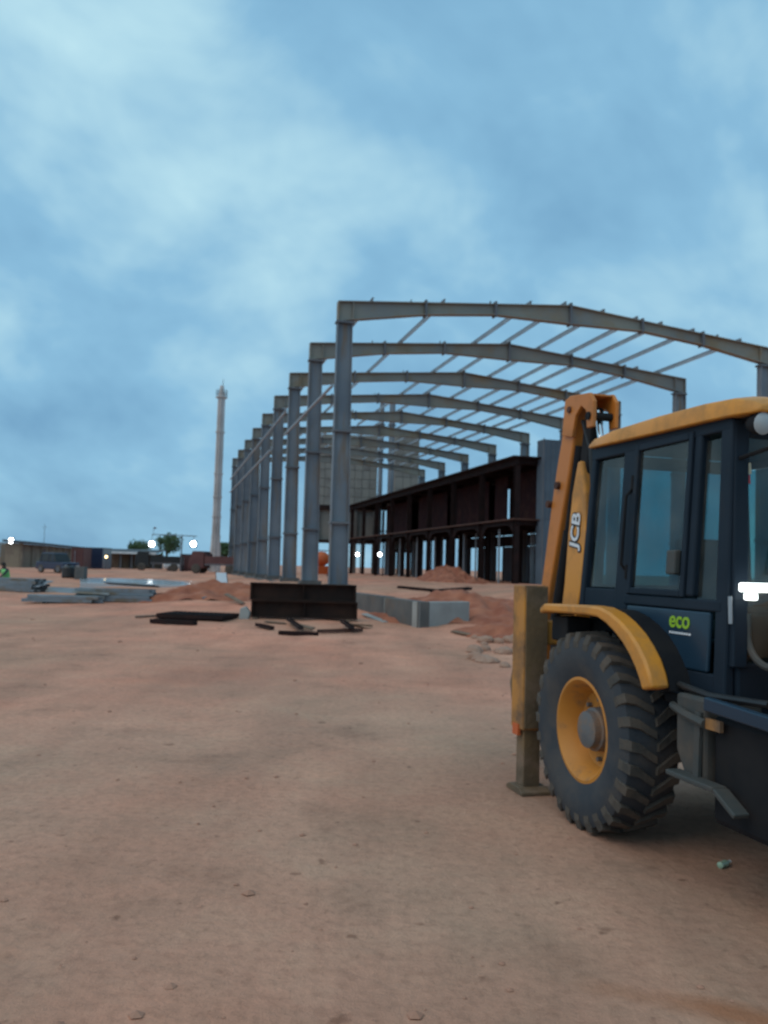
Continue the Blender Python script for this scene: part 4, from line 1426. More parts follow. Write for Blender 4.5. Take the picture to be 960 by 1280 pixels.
# ------------------------------------------------------------------ person crouched at the bundle
def person(px_, D):
    q = at(px_, 722, D)
    zg = gz(q.x, q.y)
    t = thing('person', 'person in a green vest crouching behind the grey steel bundle', 'person', (q.x, q.y, zg), R(-25))
    J = {'pel': (0, 0, .42), 'sp': (0, -.10, .62), 'ch': (0, -.17, .85), 'nk': (0, -.20, 1.0), 'hd': (0, -.22, 1.10), 'ht': (0, -.23, 1.20)}
    E = [('pel', 'sp'), ('sp', 'ch'), ('ch', 'nk'), ('nk', 'hd'), ('hd', 'ht')]
    Rr = {'pel': .15, 'sp': .135, 'ch': .15, 'nk': .055, 'hd': .09, 'ht': .075}
    for s, n_ in ((-1, 'r'), (1, 'l')):
        for k, pt, ra in (('sh', (s * .19, -.17, .90), .065), ('el', (s * .24, -.38, .70), .048), ('wr', (s * .17, -.55, .56), .036), ('ha', (s * .15, -.63, .53), .036),
                          ('hip', (s * .10, 0, .40), .10), ('kn', (s * .16, -.42, .50), .075), ('an', (s * .14, -.12, .10), .048), ('to', (s * .16, -.32, .04), .042)):
            J[k + n_] = pt
            Rr[k + n_] = ra
        E += [('ch', 'sh' + n_), ('sh' + n_, 'el' + n_), ('el' + n_, 'wr' + n_), ('wr' + n_, 'ha' + n_), ('pel', 'hip' + n_), ('hip' + n_, 'kn' + n_), ('kn' + n_, 'an' + n_), ('an' + n_, 'to' + n_)]
        for f_ in range(5):
            nm = 'f%d%s' % (f_, n_)
            off_ = (f_ - 2) * .014
            J[nm] = (s * .15 + off_ + (s * -.03 if f_ == 0 else 0), -.70 - (.03 if 0 < f_ < 4 else 0), .50)
            Rr[nm] = .010
            E.append(('ha' + n_, nm))
    keys = list(J)
    me = bpy.data.meshes.new('body')
    me.from_pydata([J[k] for k in keys], [(keys.index(a), keys.index(b)) for a, b in E], [])
    me.materials.append(MATS['cloth_dark'])
    o = bpy.data.objects.new('body', me)
    col.objects.link(o)
    o.parent = t
    sk = o.modifiers.new('skin', 'SKIN')
    for i, k in enumerate(keys):
        me.skin_vertices[0].data[i].radius = (Rr[k], Rr[k])
    me.skin_vertices[0].data[0].use_root = True
    ss = o.modifiers.new('sub', 'SUBSURF')
    ss.levels = 1
    ss.render_levels = 2
    MB().lathe([(.0, .05), (.03, .17), (.2, .185), (.38, .20), (.46, .14), (.48, .09)], 20, 'z').build('vest', 'vest_green', t, smooth=True)
    ve = t.children[-1]
    ve.location = (0, -.03, .52)
    ve.rotation_euler = (R(20), 0, 0)
    ve.scale = (1.05, .85, .95)
    hd = MB().lathe([(-.13, .03), (-.10, .065), (-.03, .085), (.04, .092), (.09, .08), (.13, .03)], 18, 'z').build('face', 'skin', t, smooth=True)
    hd.location = (0, -.245, 1.115)
    MB().lathe([(.0, .10), (.05, .102), (.10, .085), (.135, .03)], 18, 'z').build('hair', 'hair_black', hd, smooth=True)
    MB().box(-.012, .012, -.115, -.08, -.03, .01).build('nose', 'skin', hd, bevel=.006)
    for s in (-1, 1):
        MB().lathe([(-.008, .004), (0, .010), (.008, .004)], 8, 'y', (s * .032, -.086, .02)).build('eye', 'print_white', hd, smooth=True)
        MB().box(s * .09 - .01, s * .09 + .01, -.02, .02, -.03, .03).build('ear', 'skin', hd, bevel=.008)
    MB().box(-.022, .022, -.088, -.07, -.068, -.058).build('mouth', 'container_red', hd)
person(9, hit(14, 740).y + 1.75)

# ------------------------------------------------------------------ backhoe loader
VP = Vector((2.4716, 6.4496, 0))
VY = 0.26695
fx, fy = math.sin(VY), -math.cos(VY)
veh = thing('backhoe_loader', 'yellow backhoe loader with dark cab, raised arm and big lugged rear tyre', 'backhoe loader', tuple(VP), math.atan2(fy, fx))
# local: x forward, y left, z up

def tyre(Rt, wdt, rim_r, nl, lug):
    """treaded tyre about local y, from -wdt/2 to wdt/2"""
    h = wdt / 2
    sh = Rt - lug
    prof = [(-h * .72, rim_r), (-h * .80, rim_r + .03), (-h * .98, rim_r + (sh - rim_r) * .40), (-h, rim_r + (sh - rim_r) * .62), (-h * .95, rim_r + (sh - rim_r) * .85), (-h * .86, sh - .012),
            (-h * .5, sh + .004), (0, sh + .010), (h * .5, sh + .004), (h * .86, sh - .012), (h * .95, rim_r + (sh - rim_r) * .85), (h, rim_r + (sh - rim_r) * .62), (h * .98, rim_r + (sh - rim_r) * .40), (h * .80, rim_r + .03), (h * .72, rim_r)]
    m = MB().lathe(prof, 96, 'y', close=False)
    lugs = MB()
    for s in (-1, 1):
        for k in range(nl):
            a0 = 2 * math.pi * (k + (.5 if s > 0 else 0)) / nl
            dth = 2 * math.pi / nl
            secs = [(h * .02, -.42, sh + .004), (h * .30, -.20, sh + .004), (h * .55, .04, sh + .002), (h * .88, .16, sh - .012), (h * .985, .18, sh - .07)]
            vs = []
            for j, (t_, da, r0) in enumerate(secs):
                hw = dth * (.19 + .07 * min(j, 3) / 3)
                rt_ = (Rt - .004 * j) if j < 4 else r0 + .028
                r0 = r0 - .02
                for (aa, rr) in ((-hw, r0), (-hw * .78, rt_), (hw * .78, rt_), (hw, r0)):
                    an = a0 + da * dth + aa
                    vs.append((rr * math.cos(an), s * t_, rr * math.sin(an)))
            fs = []
            for j in range(len(secs) - 1):
                b_ = j * 4
                fs += [(b_, b_ + 1, b_ + 5, b_ + 4), (b_ + 1, b_ + 2, b_ + 6, b_ + 5), (b_ + 2, b_ + 3, b_ + 7, b_ + 6)]
            fs += [(0, 1, 2, 3), (16, 17, 18, 19)]
            lugs.add(vs, fs)
    return m, lugs

def wheel(loc, Rt, wdt, rim_r, nl, lug, side, name='wheel'):
    """rim mesh with tyre, tread, hub as sub-parts; side -1: outer face towards -y"""
    s = side
    h = wdt / 2
    o = s * h
    rp = [(o * .74, rim_r + .035), (o * .80, rim_r + .035), (o * .82, rim_r + .01), (o * .72, rim_r - .012), (o * .30, rim_r - .05), (o * .05, rim_r - .075), (o * .0, rim_r - .10), (o * .02, .17), (-o * .02, .12)]
    m = MB().lathe(rp, 56, 'y', close=False)
    m.lathe([(-o * .05, .12), (-o * .05, rim_r - .06), (-o * .74, rim_r - .01), (-o * .8, rim_r + .03)], 40, 'y', close=False)
    w_ = m.build(name, 'rim_yellow', veh, smooth=True)
    w_.location = loc
    b_, l_ = tyre(Rt, wdt, rim_r, nl, lug)
    b_.build('tyre', 'tyre_wall', w_, smooth=True)
    l_.build('tread', 'black_rubber', w_, smooth=False)
    hm = MB().lathe([(-o * .1, .16), (o * .34, .155), (o * .38, .135), (o * .60, .13), (o * .64, .10)], 28, 'y')
    hm.build('hub', 'hub_grey', w_, smooth=True)
    nut = MB().tube([(0, 0, 0), (0, s * .035, 0)], .017, 6).mesh('wheel_nut', 'hub_grey')
    for k in range(8):
        a_ = k * math.pi / 4
        put(nut, 'wheel_nut', w_, (.215 * math.cos(a_), o * .01, .215 * math.sin(a_)))
    return w_
for s in (-1, 1):
    wheel((0, s * .865, .70), .712, .43, .345, 28, .034, s)
    wheel((2.30, s * .74, .44), .45, .30, .22, 20, .03, s)

# axles and chassis
MB().tube([(0, -.75, .70), (0, .75, .70)], .13, 16).build('rear_axle', 'black_metal', veh, smooth=True)
MB().tube([(2.30, -.70, .44), (2.30, .70, .44)], .08, 14).build('front_axle', 'black_metal', veh, smooth=True)
for s in (-1, 1):
    MB().box(-1.0, 3.0, s * .38 - .06, s * .38 + .06, .62, .92).build('chassis_rail', 'black_metal', veh, bevel=.01)
MB().box(.3, 2.2, -.3, .3, .45, .9).build('gearbox_occluder', 'black_metal', veh, bevel=.04)  # low underside block, an added occluder to deepen shade beneath the machine

# cab ---------------------------------------------------------------
def ys(z):                       # half width of the cab side at height z
    return .795 - (z - 1.05) * .068
XR, XF = -.52, 1.28
ZB, ZS, ZT = 1.08, 1.70, 2.80
cabp = MB()
cabp.hexa([(XR, -.60, .98), (XF, -.60, .98), (XF, .60, .98), (XR, .60, .98)], [(XR, -.60, 1.07), (XF, -.60, 1.07), (XF, .60, 1.07), (XR, .60, 1.07)])
cabp.build('cab_floor', 'cab_dark', veh)
def sidebar(x0, z0, x1, z1, wd, th, s, out_=0.0):
    p0 = Vector((x0, s * (ys(z0) + out_), z0))
    p1 = Vector((x1, s * (ys(z1) + out_), z1))
    nrm = Vector((0, s, .068)).normalized()
    return MB().bar(p0, p1, wd, th, up=nrm)
for s in (-1, 1):
    # rear quarter pillars, B pillar, door posts, A pillar
    for x0, x1, wd in ((XR + .04, XR + .09, .07), (.10, .10, .17), (.905, .905, .075), (XF - .03, XF - .10, .11)):
        sidebar(x0, (ZS if x0 == .905 else ZB) if x0 > 0 else 1.5, x1, ZT, wd, .07, s).build('cab_pillar', 'cab_dark', veh, bevel=.015)
    sidebar(XR + .05, ZT - .02, XF - .06, ZT - .02, .10, .065, s, .004).build('roof_rail', 'cab_dark', veh, bevel=.012)
    # lower side panels
    def quad(xa, xb, za, zb, th=.03, out_=0.0, m='cab_lower', name='side_panel', bev=.01, parent=veh):
        m_ = MB()
        i, o = -th / 2 + out_, th / 2 + out_
        m_.hexa([(xa, s * (ys(za) + i), za), (xb, s * (ys(za) + i), za), (xb, s * (ys(za) + o), za), (xa, s * (ys(za) + o), za)],
                [(xa, s * (ys(zb) + i), zb), (xb, s * (ys(zb) + i), zb), (xb, s * (ys(zb) + o), zb), (xa, s * (ys(zb) + o), zb)])
        return m_.build(name, m, parent, bevel=bev)
    quad(XR + .08, .015, 1.52, ZS + .02, .05, 0, 'cab_dark')
    quad(.19, 1.13, ZB + .17, ZS - .085, .03, .018, 'cab_lower', 'door_panel', .012)
    quad(.19, 1.2, ZB, ZB + .165, .05, 0, 'cab_dark')
    quad(.15, 1.23, ZS - .08, ZS - .01, .075, .002, 'cab_dark', 'waist_rail')
    quad(-.41, .01, ZS + .03, ZT - .08, .008, -.005, 'cab_glass', 'quarter_window', 0)
    dw = quad(.225, .83, ZS + .03, ZT - .06, .008, .022, 'cab_glass', 'door_window', 0)
    quad(.945, 1.17, ZS - .01, ZT - .10, .008, -.01, 'cab_glass', 'front_quarter_window', 0)
    for xa, xb, za, zb in ((.19, .235, ZS - .005, ZT - .025), (.82, .865, ZS - .005, ZT - .025), (.236, .819, ZT - .075, ZT - .025), (.236, .819, ZS - .005, ZS + .04)):
        quad(xa, xb, za, zb, .04, .03, 'cab_dark', 'window_frame', .008, dw)
    h_ = quad(.70, .80, ZS + .14, ZS + .30, .05, .055, 'tank_grey', 'door_handle', .012)
# rear and front frames
MB().bar((XR + .06, -.70, ZS), (XR + .06, .70, ZS), .08, .10).build('rear_sill', 'cab_dark', veh, bevel=.015)
MB().bar((XR + .09, -.66, ZT - .06), (XR + .09, .66, ZT - .06), .08, .10).build('rear_header', 'cab_dark', veh, bevel=.015)
MB().hexa([(XR + .05, -.68, ZS + .05), (XR + .058, -.68, ZS + .05), (XR + .058, .68, ZS + .05), (XR + .05, .68, ZS + .05)], [(XR + .08, -.63, ZT - .11), (XR + .088, -.63, ZT - .11), (XR + .088, .63, ZT - .11), (XR + .08, .63, ZT - .11)]).build('rear_window', 'cab_glass', veh)
MB().box(XR + .02, XR + .07, -.70, .70, 1.02, ZS - .06).build('rear_panel', 'cab_dark', veh, bevel=.01)
MB().bar((XF - .10, -.66, ZT - .05), (XF - .10, .66, ZT - .05), .08, .12).build('front_header', 'cab_dark', veh, bevel=.015)
MB().hexa([(XF + .02, -.72, 1.36), (XF + .028, -.72, 1.36), (XF + .028, .72, 1.36), (XF + .02, .72, 1.36)], [(XF - .08, -.62, ZT - .11), (XF - .072, -.62, ZT - .11), (XF - .072, .62, ZT - .11), (XF - .08, .62, ZT - .11)]).build('windscreen', 'screen_glass', veh)
for s in (-1, 1):
    MB().bar((XF + .02, s * .735, 1.30), (XF - .075, s * .645, ZT - .03), .10, .07, up=(1, 0, 0)).build('corner_post', 'cab_dark', veh, bevel=.01)
MB().box(XF - .03, XF + .03, -.74, .74, 1.08, 1.33).build('scuttle', 'cab_dark', veh, bevel=.02)
# roof: crowned shell with a rolled front edge
xs = [XR - .02, XR + .10, -.1, .5, 1.0, 1.28, 1.42, 1.46]
ztop = [2.885, 2.915, 2.935, 2.945, 2.94, 2.925, 2.885, 2.85]
zbot = [2.845, 2.835, 2.825, 2.815, 2.81, 2.805, 2.80, 2.81]
yl = [-.76, -.745, -.60, 0, .60, .745, .76]
crown = [-.055, -.012, .012, .03, .012, -.012, -.055]
rm = MB()
vs, fs = [], []
nX, nY = len(xs), len(yl)
taper = [.93, .97, 1, 1, 1, .99, .96, .92]
for i in range(nX):
    for j in range(nY):
        vs.append((xs[i], yl[j] * taper[i], ztop[i] + crown[j] * (.5 if i in (0, nX - 1) else 1)))
for i in range(nX):
    for j in range(nY):
        vs.append((xs[i], yl[j] * taper[i], zbot[i]))
Kk = nX * nY
for i in range(nX - 1):
    for j in range(nY - 1):
        a = i * nY + j
        fs.append((a, a + 1, a + nY + 1, a + nY))
        fs.append((Kk + a, Kk + a + nY, Kk + a + nY + 1, Kk + a + 1))
for i in range(nX - 1):
    a, b = i * nY, (i + 1) * nY
    fs.append((a, b, Kk + b, Kk + a))
    a, b = a + nY - 1, b + nY - 1
    fs.append((a, Kk + a, Kk + b, b))
for j in range(nY - 1):
    fs.append((j, Kk + j, Kk + j + 1, j + 1))
    a = (nX - 1) * nY + j
    fs.append((a, a + 1, Kk + a + 1, Kk + a))
rm.add(vs, fs)
rm.build('cab_roof', 'jcb_yellow', veh, bevel=.012, smooth=True)
MB().box(XR + .1, 1.34, -.66, .66, ZT - .005, 2.803).build('headliner', 'cab_dark', veh)
# interior
st_ = MB().box(.15, .62, -.24, .24, 1.36, 1.52).build('seat', 'seat_cloth', veh, bevel=.05)
MB().hexa([(.02, -.24, 1.5), (.16, -.24, 1.5), (.16, .24, 1.5), (.02, .24, 1.5)], [(-.10, -.22, 2.12), (.0, -.22, 2.12), (.0, .22, 2.12), (-.10, .22, 2.12)]).build('backrest', 'seat_cloth', st_, bevel=.04)
MB().box(.25, .5, -.15, .15, 1.07, 1.36).build('seat_base', 'black_metal', st_)
MB().tube([(1.12, 0, 1.07), (.86, 0, 1.76)], .05, 10).build('steering_column', 'plastic_black', veh, smooth=True)
m = MB()
ring = []
for k in range(25):
    a = k * 2 * math.pi / 24
    ring.append((.86 + .19 * math.cos(a) * .92, .19 * math.sin(a), 1.78 + .19 * math.cos(a) * .38))
m.tube(ring, .016, 8, cap=False)
for k in (4, 12, 20):
    m.tube([(.86, 0, 1.76), ring[k]], .012, 6)
m.build('steering_wheel', 'plastic_black', veh, smooth=True)
MB().prism([(1.0, 1.08), (1.22, 1.08), (1.22, 1.62), (1.06, 1.66)], -.66, .66, 'y').build('dashboard', 'plastic_black', veh, bevel=.02)
MB().box(.2, .8, -.66, -.48, 1.3, 1.42).build('side_console', 'plastic_black', veh, bevel=.02)
for k in range(3):
    MB().tube([(.3 + k * .1, -.55, 1.42), (.32 + k * .1, -.53, 1.72)], .01, 6).build('control_lever', 'plastic_black', veh)
# lit strip lamp on the front corner, roof work lamps, mirror, stickers
l_ = MB().box(XF + .07, XF + .13, -.765, -.44, 1.748, 1.803).build('lamp_bar', 'lamp_near', veh, bevel=.01)
MB().box(XF + .075, XF + .125, -.735, -.665, 1.70, 1.745).build('lamp_block', 'lamp_near', l_, bevel=.01)
MB().bar((XF - .01, -.62, 1.775), (XF + .069, -.62, 1.775), .04, .03).build('lamp_bracket', 'black_metal', veh)
for y in (-.655, .655):
    w_ = MB().lathe([(-.07, .045), (-.02, .066), (.03, .07)], 20, 'x').build('work_lamp', 'black_metal', veh, smooth=True)
    w_.location = (XF + .12, y, 2.745)
    w_.rotation_euler = (0, R(8), 0)
    MB().lathe([(.031, .066), (.045, .045), (.05, .015)], 20, 'x').build('lamp_lens', 'lamp_glass', w_, smooth=True)
    MB().bar((XF + .09, y, 2.80), (XF + .09, y, 2.84), .05, .05).build('lamp_bracket', 'black_metal', veh)
for s in (-1, 1):
    MB().tube([(XF - .05, s * .68, 2.55), (XF + .18, s * .62, 2.60), (XF + .30, s * .60, 2.56)], .014, 8).build('mirror_arm', 'black_metal', veh, smooth=True)
    w_ = MB().box(-.03, .03, -.09, .09, -.16, .16).build('mirror', 'plastic_black', veh, bevel=.025)
    w_.location = (XF + .32, s * .58, 2.45)
    MB().box(-.034, -.031, -.07, .07, -.14, .14).build('mirror_glass', 'mirror_glass', w_)
def on_screen(z):                # x of the windscreen's outer face
    return XF + .03 - (z - 1.36) / (ZT - .11 - 1.36) * .10
for za, zb, ya, yb, m_n in ((2.54, 2.60, -.655, -.60, 'sticker_red'), (2.465, 2.535, -.655, -.575, 'sticker_cream'), (2.405, 2.46, -.655, -.585, 'sticker_red')):
    MB().hexa([(on_screen(za), ya, za), (on_screen(za) + .004, ya, za), (on_screen(za) + .004, yb, za), (on_screen(za), yb, za)],
              [(on_screen(zb), ya, zb), (on_screen(zb) + .004, ya, zb), (on_screen(zb) + .004, yb, zb), (on_screen(zb), yb, zb)]).build('sticker', m_n, veh)
# curved guard at the lower front corner
pts = []
for k in range(13):
    a = R(180 + k * 100 / 12)
    pts.append((XF + .22 + .20 * math.cos(a), -.66, 1.50 + .18 * math.sin(a)))
MB().tube([(XF + .02, -.66, 1.62)] + pts, .022, 8).build('corner_guard', 'tank_grey', veh, smooth=True)
MB().tube([(XF + .05, -.80, 1.56), (XF + .045, -.80, 1.72)], .012, 8).build('grab_handle', 'galvanised', veh, smooth=True)

for s in (-1, 1):
    for z in (1.45, 1.85, 2.5):
        MB().tube([(.175, s * (ys(z) + .045), z - .05), (.175, s * (ys(z + .1) + .045), z + .05)], .016, 8).build('door_hinge', 'black_metal', veh, smooth=True)
    MB().tube([(.155, s * (ys(1.9) + .03), 1.85), (.15, s * (ys(1.9) + .075), 1.9), (.15, s * (ys(2.4) + .075), 2.4), (.155, s * (ys(2.4) + .03), 2.45)], .012, 8).build('grab_rail', 'black_metal', veh, smooth=True)
MB().tube([(XF + .05, -.1, 1.40), (XF - .005, -.42, 2.1)], .010, 6).build('wiper_arm', 'plastic_black', veh)
MB().bar((XF + .012, -.50, 1.85), (XF - .03, -.36, 2.35), .02, .012).build('wiper_blade', 'plastic_black', veh)

# door lettering on the right-hand side
def side_matrix(x, z, s=-1, out_=.036):
    # text runs towards +x?  seen from the right (-y) side forward is to the viewer's right
    nrm = Vector((0, s, .068)).normalized()
    ex = Vector((1, 0, 0)) if s < 0 else Vector((-1, 0, 0))
    ey = nrm.cross(ex)
    M = Matrix((ex, ey, nrm)).transposed().to_4x4()
    M.translation = Vector((x, s * (ys(z) + out_), z))
    return M
text_mesh('eco', .15, 'eco_green', 'door_lettering', veh, side_matrix(.83, 1.545))
m = MB()
for k in range(9):
    x = .73 + k * .026
    m.box(x, x + .018, -ys(1.465) - .0385, -ys(1.465) - .0345, 1.458, 1.472)
m.build('small_print', 'print_white', veh)

# fenders
ft = [(-.58, 1.545), (-.50, 1.585), (.16, 1.605), (.34, 1.60), (.48, 1.57), (.61, 1.52), (.73, 1.455), (.82, 1.385), (.90, 1.305), (.955, 1.22), (.985, 1.14)]
fb = [(-.58, 1.50), (-.50, 1.52), (.16, 1.535), (.31, 1.53), (.43, 1.495), (.54, 1.445), (.64, 1.385), (.725, 1.315), (.795, 1.24), (.845, 1.17), (.875, 1.11)]
for s in (-1, 1):
    a, b = sorted((s * 1.10, s * .965))
    MB().strip(ft, fb, a, b).build('fender', 'jcb_yellow', veh, bevel=.018, smooth=True)
    a, b = sorted((s * .963, s * .80))
    MB().strip([(x, z - .02) for x, z in ft], [(x, z - .01) for x, z in fb], a, b).build('fender_liner', 'black_metal', veh, smooth=True)
    a, b = sorted((s * 1.0, s * .80))
    MB().box(-.56, -.30, a, b, 1.30, 1.49).build('fender_bracket', 'black_metal', veh, bevel=.01)
    MB().prism([(-.45, 1.0), (.95, 1.0), (.85, 1.2), (.45, 1.48), (-.45, 1.48)], s * .70, s * .76, 'y').build('wheel_arch', 'black_metal', veh)

# tank, steps and pipes between the wheels (right side), mirrored box on the left
for s in (-1, 1):
    a, b = sorted((s * .95, s * .55))
    MB().prism([(1.12, .62), (1.30, .62), (1.30, 1.12), (1.02, 1.12), (1.02, .78)], a, b, 'y').build('hydraulic_tank', 'tank_grey', veh, bevel=.02)
    MB().box(1.325, 2.0, a + (.0 if s > 0 else .03), b - (.03 if s > 0 else 0), .42, 1.04).build('fuel_tank', 'black_metal', veh, bevel=.04)  # tank bottom carried low as an occluder, deepening the shade beneath
    MB().bar((1.33, s * .96, 1.10), (2.05, s * .96, 1.07), .05, .08).build('tank_rail', 'cab_lower', veh, bevel=.01)
    MB().box(1.34, 1.47, s * .965 - .012, s * .965 + .012, .96, 1.02).build('tank_badge', 'jcb_yellow_dirty', veh)
    MB().tube([(.96, s * .93, 1.03), (1.15, s * .98, 1.01), (1.34, s * .98, .985)], .026, 8).build('fuel_pipe', 'tank_grey', veh, smooth=True)
    MB().bar((1.06, s * 1.0, .655), (1.50, s * 1.0, .655), .10, .032).build('step', 'tank_grey', veh, bevel=.008)
    MB().bar((1.50, s * 1.0, .655), (1.68, s * 1.0, .56), .10, .03).build('step', 'tank_grey', veh, bevel=.008)
    MB().bar((1.26, s * .975, .66), (1.26, s * .96, 1.04), .05, .02).build('step_hanger', 'tank_grey', veh)
    MB().tube([(.98, s * .9, 1.16), (1.25, s * .88, 1.13), (1.7, s * .84, 1.15)], .022, 8).build('hose', 'plastic_black', veh, smooth=True)

# engine hood, nose, loader arms and shovel (past the edge of the picture)
MB().prism([(1.36, .95), (3.0, .95), (3.02, 1.45), (2.9, 1.58), (1.36, 1.72)], -.42, .42, 'y').build('engine_hood', 'jcb_yellow', veh, bevel=.05)
MB().box(3.0, 3.06, -.36, .36, .9, 1.42).build('grille', 'black_metal', veh, bevel=.01)
for s in (-1, 1):
    MB().prism([(1.55, 1.45), (1.75, 1.62), (2.75, 1.20), (3.45, .42), (3.30, .30), (2.62, .98), (1.65, 1.28)], s * .58, s * .66, 'y').build('loader_arm', 'jcb_yellow', veh, bevel=.015)
    MB().tube([(1.7, s * .56, .9), (2.6, s * .56, 1.05)], .045, 12).build('lift_cylinder', 'black_metal', veh, smooth=True)
bk = MB().prism([(3.35, .06), (4.15, .04), (4.15, .065), (3.40, .10), (3.30, .35), (3.40, .80), (3.37, .82), (3.26, .38)], -1.1, 1.1, 'y')
bk.build('shovel', 'jcb_yellow_dirty', veh)
for s in (-1, 1):
    MB().prism([(3.37, .08), (4.12, .066), (3.42, .80), (3.31, .38)], s * 1.07, s * 1.098, 'y').build('shovel_cheek', 'jcb_yellow_dirty', veh)

# stabilisers, rear frame
for s in (-1, 1):
    a, b = sorted((s * 1.08, s * .86))
    MB().box(-1.13, -.90, a, b, .52, 1.715).build('stabiliser_tube', 'jcb_yellow_dirty', veh, bevel=.012)
    MB().box(-.897, -.883, a + .015, b - .015, .54, 1.70).build('stabiliser_face', 'leg_dirty', veh)
    MB().box(-1.09, -.94, a + .035, b - .035, .05, .56).build('stabiliser_leg', 'leg_dirty', veh, bevel=.008)
    ft_ = MB().prism([(-1.16, .0), (-.84, .0), (-.84, .03), (-.92, .055), (-1.10, .055), (-1.16, .03)], a - .02, b + .02, 'y').build('stabiliser_foot', 'leg_dirty', veh, bevel=.006)
    MB().box(-1.07, -.96, (a if s < 0 else b) - .012, (a if s < 0 else b) + .012, .47, .56).build('reflector', 'orange_paint', veh)
MB().box(-1.10, -.92, -.86, .86, 1.22, 1.42).build('rear_frame', 'jcb_yellow_dirty', veh, bevel=.015)
MB().box(-1.10, -.92, -.86, .86, .52, .72).build('rear_frame', 'jcb_yellow_dirty', veh, bevel=.015)
MB().box(-.92, -.55, -.45, .45, .6, 1.0).build('frame_link', 'black_metal', veh, bevel=.02)
# kingpost carried over to the right
KY = -.46
MB().box(-1.34, -1.10, KY - .17, KY + .17, .56, 1.44).build('kingpost', 'black_metal', veh, bevel=.03)
# boom: curved box arm from kingpost to the top pin
def arm(profile, y0, y1, name, m, bev=.02):
    """profile: list of (x, z, half width) centreline"""
    L_, R_ = [], []
    for i, (x, z, hw) in enumerate(profile):
        x0, z0 = profile[max(i - 1, 0)][:2]
        x1, z1 = profile[min(i + 1, len(profile) - 1)][:2]
        d = Vector((x1 - x0, 0, z1 - z0)).normalized()
        n_ = Vector((d.z, 0, -d.x))
        L_.append((x - n_.x * hw, z - n_.z * hw))
        R_.append((x + n_.x * hw, z + n_.z * hw))
    return MB().strip(L_, R_, y0, y1).build(name, m, veh, bevel=bev, smooth=False)
boom_prof = [(-1.22, 1.20, .11), (-1.06, 1.70, .155), (-.99, 2.15, .165), (-.97, 2.52, .12), (-.965, 2.80, .03)]
boom = arm(boom_prof, KY - .10, KY + .10, 'boom', 'jcb_yellow')
arm([(-.99, 2.45, .05), (-.95, 2.85, .075), (-.90, 3.12, .07), (-.87, 3.26, .05)], KY - .06, KY + .06, 'boom_shade_neck', 'black_metal')  # upper boom in black, standing in for its shadowed inner side
dip_prof = [(-1.80, 1.00, .07), (-1.63, 1.62, .085), (-1.42, 2.35, .115), (-1.30, 2.75, .125), (-1.19, 3.10, .115), (-1.12, 3.33, .095)]
dip = arm(dip_prof, KY - .085, KY + .085, 'dipper_arm', 'jcb_orange')
for s in (-1, 1):
    yy = KY + s * .105
    MB().prism([(-1.25, 3.06), (-1.06, 3.02), (-1.00, 3.20), (-.90, 3.27), (-.82, 3.22), (-.80, 3.06), (-.70, 3.06), (-.69, 3.28), (-.76, 3.36), (-1.10, 3.395), (-1.20, 3.37)], yy - .018, yy + .018, 'y').build('head_plate', 'jcb_orange', veh, bevel=.008)
MB().box(-1.18, -.74, KY - .087, KY + .087, 3.335, 3.35).build('head_cap', 'jcb_orange', veh)
MB().tube([(-.76, KY - .14, 3.16), (-.76, KY + .14, 3.16)], .035, 14).build('pivot_pin', 'black_metal', veh, smooth=True)
MB().tube([(-1.10, KY - .14, 3.27), (-1.10, KY + .14, 3.27)], .03, 14).build('pivot_pin', 'rust', veh, smooth=True)
for (x, z) in ((-1.36, 2.62), (-1.53, 2.46)):
    MB().tube([(x, KY - .12, z), (x, KY + .12, z)], .035, 12).build('link_pin', 'rust', veh, smooth=True)
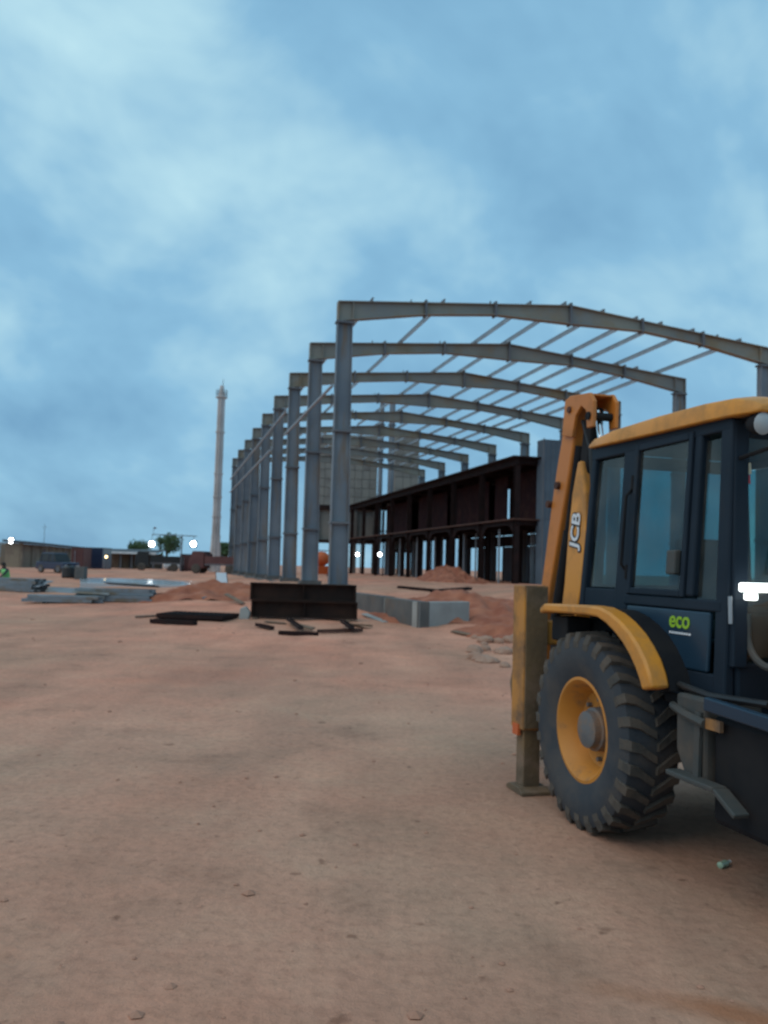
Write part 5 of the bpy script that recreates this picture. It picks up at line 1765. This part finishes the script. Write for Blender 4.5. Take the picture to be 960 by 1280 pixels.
# rams
MB().tube([(-.80, KY, 2.10), (-.76, KY, 2.92)], .06, 14).build('boom_ram', 'black_metal', veh, smooth=True)
MB().tube([(-.76, KY, 2.92), (-.84, KY, 3.22)], .030, 12).build('ram_rod', 'chrome', veh, smooth=True)
MB().tube([(-1.52, KY - .02, 1.30), (-1.26, KY - .02, 2.2)], .06, 14).build('dipper_shade_ram', 'black_metal', veh, smooth=True)  # ram in black, set close to imitate the dipper's shadow side
MB().tube([(-1.26, KY - .02, 2.2), (-1.08, KY - .02, 2.95)], .05, 12).build('ram_rod', 'black_metal', veh, smooth=True)  # black rod carries the imitated shade on up the dipper
for dy in (-.05, .05):
    MB().tube([(-1.10, KY + dy, 1.35), (-.83, KY + dy, 1.75), (-.80, KY + dy, 2.4), (-.86, KY + dy, 2.9), (-1.0, KY + dy, 3.16)], .018, 8).build('hydraulic_hose', 'plastic_black', veh, smooth=True)
# bucket curled at the dipper end
MB().prism([(-1.72, 1.12), (-1.95, 1.05), (-2.06, .75), (-1.98, .48), (-1.74, .38), (-1.50, .50), (-1.53, .54), (-1.74, .44), (-1.94, .52), (-2.0, .76), (-1.91, 1.0), (-1.72, 1.06)], KY - .22, KY + .24, 'y').build('bucket', 'leg_dirty', veh)
for k in range(4):
    MB().prism([(-1.52, .49), (-1.36, .62), (-1.50, .55)], KY - .18 + k * .12, KY - .13 + k * .12, 'y').build('bucket_tooth', 'black_metal', veh)
# lettering on the boom side
d = Vector((.08, 0, .47)).normalized()
for s in (-1, 1):
    yy = KY + s * .1025
    ey = Vector((-d.z, 0, d.x)) if s < 0 else Vector((d.z, 0, -d.x))
    ex = d if s < 0 else d
    nz = ex.cross(ey)
    M = Matrix((ex, ey, nz)).transposed().to_4x4()
    M.translation = Vector((-1.0, yy + s * .001, 2.20))
    text_mesh('JCB', .20, 'print_black', 'letter_outline', veh, M, .002, .085)
    M.translation = Vector((-1.0, yy + s * .0045, 2.20))
    text_mesh('JCB', .20, 'print_white', 'boom_lettering', veh, M)

# pale bottle cap litter on the ground by the machine
q = hit(905, 1086)
t = thing('plastic_bottle', 'small pale green crushed plastic bottle lying beside the machine', 'bottle', (q.x, q.y, gz(q.x, q.y) + .022), R(40))
MB().lathe([(-.055, .014), (-.05, .021), (-.02, .018), (.01, .022), (.035, .017), (.05, .009), (.062, .009)], 14, 'x').build('body', 'bottle_pale', t, smooth=True)
MB().lathe([(.0625, .0105), (.075, .0105)], 12, 'x').build('cap', 'print_white', t)
